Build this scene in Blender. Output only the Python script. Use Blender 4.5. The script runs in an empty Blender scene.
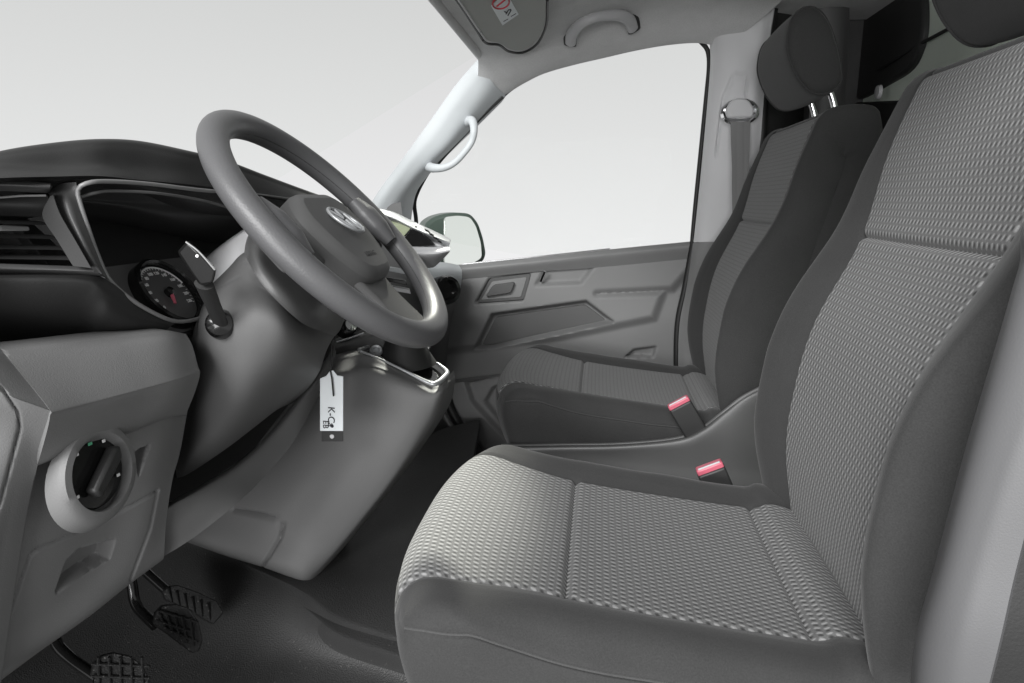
import bpy, bmesh, math, random
import numpy as np
from math import *
from mathutils import Vector, Matrix
random.seed(3)
scn = bpy.context.scene
COL = scn.collection

# ------------------------------------------------------------------ camera
FPX = 683.0
PITCH, YAW = 0.20428, 0.12550
FWD = np.array([-sin(YAW)*cos(PITCH), cos(YAW)*cos(PITCH), -sin(PITCH)])
RGT = np.array([cos(YAW), sin(YAW), 0.0])
UPV = np.cross(RGT, FWD)
CAM = np.array([0, 0, 0.95])
cd = bpy.data.cameras.new("camera"); cam = bpy.data.objects.new("camera", cd); COL.objects.link(cam)
cd.sensor_width = 36; cd.lens = 36*FPX/1024; cd.clip_start = 0.02; cd.clip_end = 200
M = Matrix(((RGT[0], UPV[0], -FWD[0]), (RGT[1], UPV[1], -FWD[1]), (RGT[2], UPV[2], -FWD[2]))).to_4x4()
M.translation = Vector(CAM); cam.matrix_world = M
scn.camera = cam
def P(px, py, Y):                      # point of the sight line at distance Y across the cab
    d = (px-512)/FPX*RGT - (py-341.5)/FPX*UPV + FWD
    return CAM + d*(Y/d[1])
def PZ(px, py, z):
    d = (px-512)/FPX*RGT - (py-341.5)/FPX*UPV + FWD
    return CAM + d*((z-CAM[2])/d[2])
def pr(v):
    v = np.asarray(v) - CAM
    zz = v@FWD
    return np.stack([512+FPX*(v@RGT)/zz, 341.5-FPX*(v@UPV)/zz], -1)

# ------------------------------------------------------------------ world, lamps, exposure
w = bpy.data.worlds.new("World"); scn.world = w; w.use_nodes = True
nt = w.node_tree; nt.nodes.clear()
wo = nt.nodes.new('ShaderNodeOutputWorld'); wb = nt.nodes.new('ShaderNodeBackground')
tc = nt.nodes.new('ShaderNodeTexCoord'); sp = nt.nodes.new('ShaderNodeSeparateXYZ'); rp = nt.nodes.new('ShaderNodeValToRGB')
nt.links.new(tc.outputs['Generated'], sp.inputs[0])
mr = nt.nodes.new('ShaderNodeMapRange'); mr.inputs[1].default_value = -1; mr.inputs[2].default_value = 1
nt.links.new(sp.outputs['Z'], mr.inputs[0]); nt.links.new(mr.outputs[0], rp.inputs[0])
rp.color_ramp.elements[0].position = 0.38; rp.color_ramp.elements[0].color = (.42, .42, .42, 1)
e_ = rp.color_ramp.elements.new(.45); e_.color = (.88, .88, .885, 1)
rp.color_ramp.elements[2].position = 0.66; rp.color_ramp.elements[2].color = (.64, .64, .64, 1)
nt.links.new(rp.outputs[0], wb.inputs[0]); wb.inputs[1].default_value = 1.0
nt.links.new(wb.outputs[0], wo.inputs[0])
sl = bpy.data.lights.new("added_pool_spot", 'SPOT'); sl.energy = 560; sl.shadow_soft_size = .10; sl.color = (1, .99, .90)
sl.spot_size = radians(12.5); sl.spot_blend = .6      # added spot outside the windscreen, makes the light pool on the driver's cushion
so = bpy.data.objects.new("added_pool_spot", sl); COL.objects.link(so)
so.location = (-.62, 2.50, 2.19)
so.rotation_euler = (Vector((-.25, .91, .55))-Vector(so.location)).to_track_quat('-Z', 'Y').to_euler()
fl_l = bpy.data.lights.new("low_fill", 'AREA'); fl_l.energy = 165; fl_l.shape = 'RECTANGLE'; fl_l.size = 3.0; fl_l.size_y = 1.6  # added area lamp, lifts the ceiling and the far pillar
fl_o = bpy.data.objects.new("low_fill", fl_l); COL.objects.link(fl_o); fl_o.location = (-.6, -4.5, .9)
fl_o.rotation_euler = (Vector((.45, 1.6, 1.1))-Vector(fl_o.location)).to_track_quat('-Z', 'Y').to_euler()
al = bpy.data.lights.new("door_side_fill", 'AREA'); al.energy = 570; al.shape = 'RECTANGLE'; al.size = 3.6; al.size_y = 2.2  # added area lamp, fills the cab from the open driver's side
ao = bpy.data.objects.new("door_side_fill", al); COL.objects.link(ao)
ao.location = (-1.8, -4.4, 4.0)
ao.rotation_euler = (Vector((0.0, 1.2, 0.7))-Vector(ao.location)).to_track_quat('-Z', 'Y').to_euler()
scn.view_settings.view_transform = 'Standard'; scn.view_settings.look = 'None'
scn.view_settings.exposure = 0.0; scn.view_settings.gamma = 1.0
scn.cycles.max_bounces = 8

# ------------------------------------------------------------------ materials
def newmat(name):
    m = bpy.data.materials.new(name); m.use_nodes = True
    nt = m.node_tree; b = nt.nodes['Principled BSDF']
    return m, nt, b
def plastic(name, col, rough=.5, grain=700, bump=.12, spec=.5, metal=0, var=.06):
    m, nt, b = newmat(name)
    b.inputs['Roughness'].default_value = rough; b.inputs['Metallic'].default_value = metal
    b.inputs['Specular IOR Level'].default_value = spec
    tc = nt.nodes.new('ShaderNodeTexCoord')
    n2 = nt.nodes.new('ShaderNodeTexNoise'); n2.inputs['Scale'].default_value = 9; n2.inputs['Detail'].default_value = 5
    mx = nt.nodes.new('ShaderNodeMix'); mx.data_type = 'RGBA'
    nt.links.new(tc.outputs['Object'], n2.inputs['Vector']); nt.links.new(n2.outputs[0], mx.inputs[0])
    mx.inputs[6].default_value = tuple(c*(1-var) for c in col)+(1,); mx.inputs[7].default_value = tuple(min(1, c*(1+var)) for c in col)+(1,)
    nt.links.new(mx.outputs[2], b.inputs['Base Color'])
    if bump:
        n = nt.nodes.new('ShaderNodeTexNoise'); n.inputs['Scale'].default_value = grain; n.inputs['Detail'].default_value = 2
        bp = nt.nodes.new('ShaderNodeBump'); bp.inputs['Strength'].default_value = bump; bp.inputs['Distance'].default_value = .001
        nt.links.new(tc.outputs['Object'], n.inputs['Vector']); nt.links.new(n.outputs[0], bp.inputs['Height'])
        nt.links.new(bp.outputs[0], b.inputs['Normal'])
    return m
def g(v): return (v, v, v)
def mth(nt, op, a, b=None, c=None):
    n = nt.nodes.new('ShaderNodeMath'); n.operation = op
    for i, x in enumerate((a, b, c)):
        if x is None: continue
        if isinstance(x, (int, float)): n.inputs[i].default_value = x
        else: nt.links.new(x, n.inputs[i])
    return n.outputs[0]
def fabric(name, col):
    m, nt, b = newmat(name)
    b.inputs['Roughness'].default_value = .95; b.inputs['Specular IOR Level'].default_value = .15
    b.inputs['Sheen Weight'].default_value = .14; b.inputs['Sheen Roughness'].default_value = .45
    tc = nt.nodes.new('ShaderNodeTexCoord')
    n = nt.nodes.new('ShaderNodeTexNoise'); n.inputs['Scale'].default_value = 620; n.inputs['Detail'].default_value = 3
    n2 = nt.nodes.new('ShaderNodeTexNoise'); n2.inputs['Scale'].default_value = 14; n2.inputs['Detail'].default_value = 4
    nt.links.new(tc.outputs['Object'], n.inputs['Vector']); nt.links.new(tc.outputs['Object'], n2.inputs['Vector'])
    s = mth(nt, 'MULTIPLY_ADD', n.outputs[0], .7, mth(nt, 'MULTIPLY', n2.outputs[0], .3))
    mx = nt.nodes.new('ShaderNodeMix'); mx.data_type = 'RGBA'; nt.links.new(s, mx.inputs[0])
    mx.inputs[6].default_value = tuple(c*.55 for c in col)+(1,); mx.inputs[7].default_value = tuple(c*1.45 for c in col)+(1,)
    nt.links.new(mx.outputs[2], b.inputs['Base Color'])
    bp = nt.nodes.new('ShaderNodeBump'); bp.inputs['Strength'].default_value = .35; bp.inputs['Distance'].default_value = .0012
    nt.links.new(n.outputs[0], bp.inputs['Height']); nt.links.new(bp.outputs[0], b.inputs['Normal'])
    return m
def woven(name, dark, light, pu=.0108, pv=.0122):
    m, nt, b = newmat(name)
    b.inputs['Roughness'].default_value = .85; b.inputs['Specular IOR Level'].default_value = .25
    b.inputs['Sheen Weight'].default_value = .1
    uv = nt.nodes.new('ShaderNodeUVMap'); uv.uv_map = 'UVMap'
    sp = nt.nodes.new('ShaderNodeSeparateXYZ'); nt.links.new(uv.outputs[0], sp.inputs[0])
    u = mth(nt, 'DIVIDE', sp.outputs[0], pu); v = mth(nt, 'DIVIDE', sp.outputs[1], pv)
    col = mth(nt, 'FLOOR', u)
    sh = mth(nt, 'MULTIPLY', mth(nt, 'MODULO', mth(nt, 'ABSOLUTE', col), 2.0), .5)
    fu = mth(nt, 'SUBTRACT', mth(nt, 'FRACT', u), .5)
    fv = mth(nt, 'SUBTRACT', mth(nt, 'FRACT', mth(nt, 'ADD', v, sh)), .5)
    # slanted thread: shift v with u inside the cell
    fv2 = mth(nt, 'ADD', fv, mth(nt, 'MULTIPLY', fu, .22))
    du = mth(nt, 'POWER', mth(nt, 'MULTIPLY', mth(nt, 'ABSOLUTE', fu), 2.2), 3.0)
    dv = mth(nt, 'POWER', mth(nt, 'MULTIPLY', mth(nt, 'ABSOLUTE', fv2), 4.0), 1.6)
    h = mth(nt, 'SUBTRACT', 1.0, mth(nt, 'ADD', du, dv)); hc = nt.nodes.new('ShaderNodeClamp'); nt.links.new(h, hc.inputs[0])
    tc = nt.nodes.new('ShaderNodeTexCoord'); n = nt.nodes.new('ShaderNodeTexNoise'); n.inputs['Scale'].default_value = 900
    nt.links.new(tc.outputs['Object'], n.inputs['Vector'])
    pu_ = mth(nt, 'POWER', mth(nt, 'MULTIPLY', mth(nt, 'ABSOLUTE', fu), 2.6), 2.0)
    pv_ = mth(nt, 'POWER', mth(nt, 'MULTIPLY', mth(nt, 'SUBTRACT', .5, mth(nt, 'ABSOLUTE', fv2)), 4.5), 2.0)
    pc_ = nt.nodes.new('ShaderNodeClamp'); nt.links.new(mth(nt, 'SUBTRACT', 1.0, mth(nt, 'ADD', pu_, pv_)), pc_.inputs[0])
    f0 = mth(nt, 'ADD', .38, mth(nt, 'SUBTRACT', mth(nt, 'MULTIPLY', hc.outputs[0], .58), mth(nt, 'MULTIPLY', pc_.outputs[0], .30)))
    f = mth(nt, 'MULTIPLY', f0, mth(nt, 'MULTIPLY_ADD', n.outputs[0], .8, .6))
    mx = nt.nodes.new('ShaderNodeValToRGB'); nt.links.new(f, mx.inputs[0]); cr = mx.color_ramp
    cr.elements[0].position = 0; cr.elements[0].color = dark+(1,); cr.elements[1].position = 1; cr.elements[1].color = light+(1,)
    
    nt.links.new(mx.outputs[0], b.inputs['Base Color'])
    bp = nt.nodes.new('ShaderNodeBump'); bp.inputs['Strength'].default_value = .45; bp.inputs['Distance'].default_value = .0012
    nt.links.new(hc.outputs[0], bp.inputs['Height']); nt.links.new(bp.outputs[0], b.inputs['Normal'])
    return m
def flat(name, col, rough=.5): return plastic(name, col, rough, bump=0, var=0)
M_grey = plastic('grey_plastic', g(.160), .58, 800, .3)
M_door = plastic('door_plastic', g(.20), .55, 800, .18)
M_dark = plastic('dark_plastic', g(.022), .5, 700, .25)
M_mid = plastic('mid_dark_plastic', g(.075), .45, 700, .15)
M_col = plastic('column_plastic', g(.11), .56, 900, .2)
M_matte = plastic('matte_trim', g(.05), .75, 700, .15, spec=.15)
M_black = plastic('black_rubber', g(.012), .55, 400, .2)
M_gloss = plastic('gloss_black', g(.010), .12, bump=0)
M_rim = plastic('wheel_leather', (.095, .095, .098), .42, 520, .30)
M_hub = plastic('airbag_plastic', g(.095), .58, 800, .15)
M_fab = fabric('seat_cloth', g(.044))
M_pipe = fabric('piping_cloth', g(.065))
M_wov = woven('woven_cloth', g(.012), g(.33), .0092, .0092)
M_head = fabric('roof_lining_cloth', (.62, .62, .62))
M_visor = plastic('visor_vinyl', (.38, .39, .37), .6, 500, .15)
M_lt = plastic('light_grey_plastic', (.50, .50, .51), .5, 700, .1)
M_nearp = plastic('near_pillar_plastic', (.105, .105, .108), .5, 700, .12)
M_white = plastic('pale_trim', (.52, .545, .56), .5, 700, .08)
M_pill = plastic('pillar_plastic', (.60, .60, .61), .5, 700, .12)
M_floor = plastic('rubber_mat', g(.045), .6, 330, .8)
def floor_mat_material(base=.046, speck=.52):
    m = plastic('rubber_mat', g(base), .55, 330, .8, var=.3); nt = m.node_tree; b = nt.nodes['Principled BSDF']
    tc = nt.nodes.new('ShaderNodeTexCoord')
    v = nt.nodes.new('ShaderNodeTexVoronoi'); v.inputs['Scale'].default_value = 420
    nt.links.new(tc.outputs['Object'], v.inputs['Vector'])
    n = nt.nodes.new('ShaderNodeTexNoise'); n.inputs['Scale'].default_value = 12; n.inputs['Detail'].default_value = 8
    nt.links.new(tc.outputs['Object'], n.inputs['Vector'])
    bp = nt.nodes.new('ShaderNodeBump'); bp.inputs['Strength'].default_value = .5; bp.inputs['Distance'].default_value = .0014
    nt.links.new(v.outputs['Distance'], bp.inputs['Height']); nt.links.new(bp.outputs[0], b.inputs['Normal'])
    v2 = nt.nodes.new('ShaderNodeTexVoronoi'); v2.inputs['Scale'].default_value = 95; nt.links.new(tc.outputs['Object'], v2.inputs['Vector'])
    spk = mth(nt, 'MULTIPLY', mth(nt, 'LESS_THAN', v2.outputs['Distance'], .14), mth(nt, 'GREATER_THAN', n.outputs[0], speck))
    old = b.inputs['Base Color'].links[0].from_socket
    mx = nt.nodes.new('ShaderNodeMix'); mx.data_type = 'RGBA'; nt.links.new(spk, mx.inputs[0]); nt.links.new(old, mx.inputs[6]); mx.inputs[7].default_value = (.10, .098, .095, 1)
    nt.links.new(mx.outputs[2], b.inputs['Base Color'])
    return m
M_floor = floor_mat_material(); M_pedal = floor_mat_material(.010, .40)
M_rib = plastic('floor_carpet', g(.02), .85, 500, .6)
M_chrome = flat('chrome', (.85, .85, .86), .12); M_chrome.node_tree.nodes['Principled BSDF'].inputs['Metallic'].default_value = 1
M_satin = plastic('satin_trim', g(.20), .35, bump=0)
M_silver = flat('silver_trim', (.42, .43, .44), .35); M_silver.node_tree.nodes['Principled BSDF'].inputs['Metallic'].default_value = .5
M_red = plastic('red_button', (.55, .12, .17), .35, bump=0)
M_paper = flat('tag_paper', (.86, .90, .92), .6)
M_ink = flat('ink', (.02, .02, .025), .7)
M_print = flat('white_print', (.8, .8, .8), .6)
M_redprint = flat('red_print', (.55, .04, .06), .6)
M_greenprint = flat('green_print', (.10, .42, .24), .6)
M_metal = plastic('painted_metal', (.80, .87, .78), .28, 300, .05)
M_belt = plastic('belt_webbing', g(.20), .75, 500, .5)
M_mirror = flat('mirror_glass', (.93, .97, .93), .03); M_mirror.node_tree.nodes['Principled BSDF'].inputs['Metallic'].default_value = 1
M_mhouse = plastic('mirror_shell', (.06, .085, .07), .3, bump=0)
def glass():
    m = bpy.data.materials.new('window_glass'); m.use_nodes = True; nt = m.node_tree; nt.nodes.clear()
    o = nt.nodes.new('ShaderNodeOutputMaterial'); mx = nt.nodes.new('ShaderNodeMixShader')
    t = nt.nodes.new('ShaderNodeBsdfTransparent'); t.inputs[0].default_value = (.985, .99, .985, 1)
    gl = nt.nodes.new('ShaderNodeBsdfGlossy'); gl.inputs['Roughness'].default_value = .01
    mx.inputs[0].default_value = .0006
    nt.links.new(t.outputs[0], mx.inputs[1]); nt.links.new(gl.outputs[0], mx.inputs[2])
    nt.links.new(mx.outputs[0], o.inputs[0]); return m
M_glass = glass()

# ------------------------------------------------------------------ builders
def tag(o, label=None, cat=None, group=None, kind=None):
    if label: o['label'] = label
    if cat: o['category'] = cat
    if group: o['group'] = group
    if kind: o['kind'] = kind
    return o
def thing(name, loc, label, cat, group=None):
    o = bpy.data.objects.new(name, None); COL.objects.link(o); o.empty_display_size = .05
    o.location = Vector(loc); return tag(o, label, cat, group)
def link(name, verts, faces, mat, parent=None, uv=None, ang=40, bevel=0, seg=2):
    me = bpy.data.meshes.new(name); me.from_pydata([tuple(map(float, v)) for v in verts], [], [tuple(int(i) for i in f) for f in faces])
    if uv is not None:
        L = me.uv_layers.new(name='UVMap'); idx = np.zeros(len(me.loops), int); me.loops.foreach_get('vertex_index', idx)
        L.data.foreach_set('uv', np.asarray(uv, float)[idx].ravel())
    bm = bmesh.new(); bm.from_mesh(me); bmesh.ops.recalc_face_normals(bm, faces=bm.faces); bm.to_mesh(me); bm.free()
    me.materials.append(mat)
    for p in me.polygons: p.use_smooth = True
    me.set_sharp_from_angle(angle=radians(ang))
    o = bpy.data.objects.new(name, me); COL.objects.link(o)
    if parent is not None:
        o.parent = parent
        root = parent; off = Vector((0, 0, 0))
        while root is not None: off += Vector(root.location); root = root.parent
        me.transform(Matrix.Translation(-off))
    if bevel:
        b = o.modifiers.new('bevel', 'BEVEL'); b.width = bevel; b.segments = seg; b.limit_method = 'ANGLE'; b.angle_limit = radians(35)
        b.harden_normals = False
    return o
def pts3(row):
    return np.array([P(*q) if (not isinstance(q, np.ndarray)) else q for q in row])
def crom(A, n, axis=0):                # Catmull-Rom through control points, resampled to n
    A = np.moveaxis(np.asarray(A, float), axis, 0); k = len(A)
    if k == 2:
        t = np.linspace(0, 1, n).reshape((-1,)+(1,)*(A.ndim-1)); R = A[0]*(1-t)+A[1]*t
        return np.moveaxis(R, 0, axis)
    E = np.concatenate([[2*A[0]-A[1]], A, [2*A[-1]-A[-2]]]); t = np.linspace(0, k-1, n); i = np.minimum(t.astype(int), k-2); f = (t-i).reshape((-1,)+(1,)*(A.ndim-1))
    a, b, c, d = E[i], E[i+1], E[i+2], E[i+3]
    R = .5*((2*b)+(c-a)*f+(2*a-5*b+4*c-d)*f*f+(3*b-a-3*c+d)*f**3)
    return np.moveaxis(R, 0, axis)
def arc(A, n):                         # resample evenly by length
    D = crom(A, 400); s = np.r_[0, np.cumsum(np.linalg.norm(np.diff(D, axis=0), axis=1))]; q = np.linspace(0, s[-1], n)
    return np.stack([np.interp(q, s, D[:, j]) for j in range(D.shape[1])], 1)
def sdf(poly, pts, closed=True):
    poly = np.asarray(poly, float); a = poly; b = np.roll(poly, -1, 0)
    if not closed: a, b = a[:-1], b[:-1]
    d = np.full(len(pts), 1e9); ins = np.zeros(len(pts), bool)
    for p, q in zip(a, b):
        e = q-p; L = max(e@e, 1e-9); t = np.clip(((pts-p)@e)/L, 0, 1); d = np.minimum(d, np.linalg.norm(pts-(p+t[:, None]*e), axis=1))
        if closed:
            c = ((p[1] > pts[:, 1]) != (q[1] > pts[:, 1]))
            x = (q[0]-p[0])*(pts[:, 1]-p[1])/(q[1]-p[1]+1e-12)+p[0]; ins ^= c & (pts[:, 0] < x)
    return np.where(ins, -d, d) if closed else d
def sstep(x): x = np.clip(x, 0, 1); return x*x*(3-2*x)
def gridfaces(nv, nu, off=0, flip=False):
    F = []
    for j in range(nv-1):
        for i in range(nu-1):
            a = off+j*nu+i; F.append((a, a+1, a+nu+1, a+nu) if not flip else (a, a+nu, a+nu+1, a+1))
    return F
def patch(name, mat, parent, rows, ex=(0, .02, 0), nu=40, nv=20, feats=(), fdir=(0, 1, 0), even=True, ang=50):
    R = [pts3(r) for r in rows]; n = max(len(r) for r in R)
    if even: R = [arc(r, nu) if len(r) > 1 else np.repeat(r, nu, 0) for r in R]
    else: R = [crom(r, nu) for r in R]
    G = crom(np.array(R), nv, 0); V = G.reshape(-1, 3)
    if feats:
        px = pr(V); fd = np.array(fdir, float)
        for ft in feats:
            if ft[0] == 'poly': _, pl, dep, soft = ft; V = V+np.outer(dep*sstep(.5-sdf(pl, px)/soft), fd)
            else: _, pl, dep, wd = ft; V = V+np.outer(dep*np.exp(-(sdf(pl, px, False)/wd)**2), fd)
    N = len(V); B = G.reshape(-1, 3)+np.array(ex, float); VV = np.concatenate([V, B])
    F = gridfaces(nv, nu)+gridfaces(nv, nu, N, True)
    bd = [i for i in range(nu)]+[j*nu+nu-1 for j in range(1, nv)]+[(nv-1)*nu+i for i in range(nu-2, -1, -1)]+[j*nu for j in range(nv-2, 0, -1)]
    for i in range(len(bd)): a, b = bd[i], bd[(i+1) % len(bd)]; F.append((b, a, a+N, b+N))
    return link(name, VV, F, mat, parent, ang=ang)
def rnd(poly, r, seg=5):               # round a 2-D polygon's corners
    out = []; n = len(poly)
    for i in range(n):
        p = np.array(poly[i][:2], float); a = np.array(poly[i-1][:2], float); b = np.array(poly[(i+1) % n][:2], float)
        rr = poly[i][2] if len(poly[i]) > 2 else r
        la, lb = np.linalg.norm(a-p), np.linalg.norm(b-p); k = min(rr, la*.45, lb*.45)
        s, e = p+(a-p)/la*k, p+(b-p)/lb*k
        for t in np.linspace(0, 1, seg): out.append((1-t)**2*s+2*t*(1-t)*p+t*t*e)
    return out
def slab(name, mat, parent, pts, ex, bevel=.001, ang=40):
    n = len(pts); V = list(pts)+[np.asarray(p)+np.array(ex, float) for p in pts]
    F = [tuple(range(n)), tuple(range(2*n-1, n-1, -1))]+[(i, (i+1) % n, (i+1) % n+n, i+n) for i in range(n)]
    return link(name, V, F, mat, parent, bevel=bevel, ang=ang)
def pslab(name, mat, parent, poly, Y, ex, r=0, bevel=.001):
    q = rnd(poly, r) if r else poly
    return slab(name, mat, parent, [P(a[0], a[1], Y) for a in q], ex, bevel)
def tube(name, mat, parent, pts, rad, n=60, k=14, closed=False, flat=(1, 1), ref=(0, 1, 0)):
    A = np.asarray(pts, float)
    if closed:
        C = crom(np.concatenate([A[-2:], A, A[:3]]), n*3); m = len(A)+5
        t = np.linspace(2, 2+len(A), n+1)[:-1]/(m-1)*(len(C)-1); C = np.stack([np.interp(t, np.arange(len(C)), C[:, j]) for j in range(3)], 1)
    else: C = arc(A, n)
    rr = np.full(n, rad) if np.isscalar(rad) else np.interp(np.linspace(0, 1, n), np.linspace(0, 1, len(rad)), rad)
    T = np.gradient(C, axis=0) if not closed else np.roll(C, -1, 0)-np.roll(C, 1, 0); T /= np.linalg.norm(T, axis=1)[:, None]
    V = []
    for c, t, r in zip(C, T, rr):
        a = np.cross(np.array(ref, float), t)
        if np.linalg.norm(a) < 1e-3: a = np.cross((1, 0, .1), t)
        a /= np.linalg.norm(a); b = np.cross(t, a)
        for q in range(k): an = 2*pi*q/k; V.append(c+r*(cos(an)*a*flat[0]+sin(an)*b*flat[1]))
    F = []
    for i in range(n if closed else n-1):
        for q in range(k): i2 = (i+1) % n; F.append((i*k+q, i*k+(q+1) % k, i2*k+(q+1) % k, i2*k+q))
    if not closed: F += [tuple(range(k-1, -1, -1)), tuple((n-1)*k+q for q in range(k))]
    return link(name, V, F, mat, parent)
def frame(n, up=(0, 0, 1)):
    n = np.array(n, float); n /= np.linalg.norm(n); s = np.cross(up, n); s /= np.linalg.norm(s); return s, np.cross(n, s), n
def lathe(name, mat, parent, c, n, prof, k=48, up=(0, 0, 1), sc=(1, 1), shear=None, ang=35):
    s, t, n = frame(n, up); c = np.array(c, float); V = []; F = []
    for (r, h) in prof:
        for q in range(k):
            a = 2*pi*q/k; V.append(c+r*(cos(a)*s*sc[0]+sin(a)*t*sc[1])+n*h+(np.array(shear)*h if shear is not None else 0))
    for i in range(len(prof)-1):
        for q in range(k): F.append((i*k+q, i*k+(q+1) % k, (i+1)*k+(q+1) % k, (i+1)*k+q))
    if prof[0][0] > 1e-6: F.append(tuple(range(k-1, -1, -1)))
    if prof[-1][0] > 1e-6: F.append(tuple((len(prof)-1)*k+q for q in range(k)))
    return link(name, V, F, mat, parent, ang=ang)
def box(name, mat, parent, c, ax, dim, bevel=.003, seg=3):
    c = np.array(c, float); V = []
    for i in (-1, 1):
        for j in (-1, 1):
            for k in (-1, 1): V.append(c+i*dim[0]/2*np.array(ax[0])+j*dim[1]/2*np.array(ax[1])+k*dim[2]/2*np.array(ax[2]))
    F = [(0, 1, 3, 2), (4, 6, 7, 5), (0, 4, 5, 1), (2, 3, 7, 6), (0, 2, 6, 4), (1, 5, 7, 3)]
    return link(name, V, F, mat, parent, bevel=bevel, seg=seg)
AX = ((1, 0, 0), (0, 1, 0), (0, 0, 1))
def merge(name, mat, parent, objs):    # join several shapes of one part into one mesh
    bm = bmesh.new()
    for o in objs:
        dg = bpy.context.evaluated_depsgraph_get(); dg.update() if hasattr(dg, 'update') else None
        me = bpy.data.meshes.new_from_object(o.evaluated_get(bpy.context.evaluated_depsgraph_get())); me.transform(Matrix.Translation(o.location))
        bm.from_mesh(me); bpy.data.objects.remove(o)
    me = bpy.data.meshes.new(name); bm.to_mesh(me); bm.free(); me.materials.clear(); me.materials.append(mat)
    for p in me.polygons: p.use_smooth = True
    me.set_sharp_from_angle(angle=radians(40))
    o = bpy.data.objects.new(name, me); COL.objects.link(o)
    if parent is not None:
        o.parent = parent; root = parent; off = Vector((0, 0, 0))
        while root is not None: off += Vector(root.location); root = root.parent
        me.transform(Matrix.Translation(-off))
    return o
def text(name, mat, parent, s, c, right, up, size, thick=.0003, align='CENTER'):
    cu = bpy.data.curves.new('txt', 'FONT'); cu.body = s; cu.size = size; cu.extrude = thick; cu.align_x = align; cu.align_y = 'CENTER'
    t = bpy.data.objects.new('txt', cu); COL.objects.link(t)
    me = bpy.data.meshes.new_from_object(t.evaluated_get(bpy.context.evaluated_depsgraph_get())); bpy.data.objects.remove(t)
    r = Vector(right).normalized(); u = Vector(up); n = r.cross(u).normalized(); u = n.cross(r)
    m = Matrix(((r.x, u.x, n.x), (r.y, u.y, n.y), (r.z, u.z, n.z))).to_4x4(); m.translation = Vector(c)
    me.transform(m); me.materials.clear(); me.materials.append(mat)
    o = bpy.data.objects.new(name, me); COL.objects.link(o)
    if parent is not None:
        o.parent = parent; root = parent; off = Vector((0, 0, 0))
        while root is not None: off += Vector(root.location); root = root.parent
        me.transform(Matrix.Translation(-off))
    return o

# ================================================================== SETTING
# floor
fl = box('cab_floor', M_rib, None, (-.1, 1.28, .10), AX, (2.3, 1.70, .04), .002); tag(fl, kind='structure')
z1 = .29
ridge = [(100, 520), (150, 527), (200, 541), (250, 562), (300, 584), (340, 609), (391, 625), (440, 636)]
far = [(100, 440), (180, 440), (240, 450), (300, 465), (350, 470), (400, 455), (440, 430), (480, 420)]
foot = [(20, 600), (90, 640), (160, 655), (230, 662), (300, 664), (350, 668), (400, 680), (450, 700)]
nearr = [(-60, 700), (20, 720), (100, 760), (180, 780), (260, 790), (330, 790), (400, 800), (460, 810)]
def zrow(px, z): return [PZ(a, b, z) for a, b in px]
mat_ = patch('floor_mat', M_floor, None, [zrow(far, .285), zrow([((a[0]+b[0])/2, (a[1]+b[1])/2) for a, b in zip(far, ridge)], .29), zrow(ridge, .285),
      zrow([(a[0]-4, a[1]+10) for a in ridge], .265), zrow(foot, .175), zrow(nearr, .155)], ex=(0, 0, -.03), nu=70, nv=50)
tag(mat_, kind='structure')
fw = box('firewall', M_black, None, (-1.13, 1.28, .5), AX, (.04, 1.70, .82), .002); tag(fw, kind='structure')
# rear bulkhead with a black shape on it
bh = box('bulkhead', M_metal, None, (.745, 1.28, .78), AX, (.03, 1.72, 1.34), .003); tag(bh, kind='structure')

# headliner
yw = [(478, 106), (505, 95), (524, 82), (543, 71), (572, 63), (602, 57), (634, 50), (666, 44), (696, 41.5), (719, 47)]
edge = np.array([P(a, b, 2.03) for a, b in yw])
hx = np.array([e[0] for e in edge]); rowsH = []
def ceil_z(x, y):
    base = 1.325+.10*sstep((x+.33)/.5)
    side = .11*(max(0, (y-1.80)/.23))**2.2
    return base-side
rowsH.append(edge)
for y, zoff in ((2.0, 0), (1.95, 0), (1.86, 0), (1.7, 0), (1.4, 0), (1.0, 0), (.7, 0), (.52, -.03), (.46, -.09)):
    k = sstep((2.03-y)/.17)
    r = []
    for i, e in enumerate(edge):
        x0 = -.325+ (0 if i else 0); xs = np.interp(i, [0, len(edge)-1], [-.325, .42])
        x = e[0]*(1-k)+xs*k
        z = ceil_z(x, y)+zoff
        zz = e[2]+(z-e[2])*min(1, ((2.03-y)/.12))**.8 if y > 1.9 else z
        r.append(np.array([x, y, zz]))
    rowsH.append(r)
hl = patch('headliner', M_head, None, rowsH, ex=(0, .01, .03), nu=70, nv=70); tag(hl, kind='structure')
rr_ = box('rear_roof', M_head, None, (.60, 1.28, 1.452), AX, (.42, 1.7, .03), .003); tag(rr_, kind='structure')
hd = tube('windscreen_header', M_head, None, [(-.322, .46, 1.325), (-.325, 1.2, 1.33), (-.325, 1.92, 1.325)], .012); tag(hd, kind='structure')

# ================================================================== WINDSCREEN
ws = slab('windscreen', M_glass, None, [np.array(p) for p in ((-.335, .45, 1.34), (-.335, 1.95, 1.34), (-1.20, 2.0, .88), (-1.20, .45, .88))], (-.002, 0, .005), 0)
tag(ws, 'large clear sloping windscreen ahead of the dashboard', 'windscreen')

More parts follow.
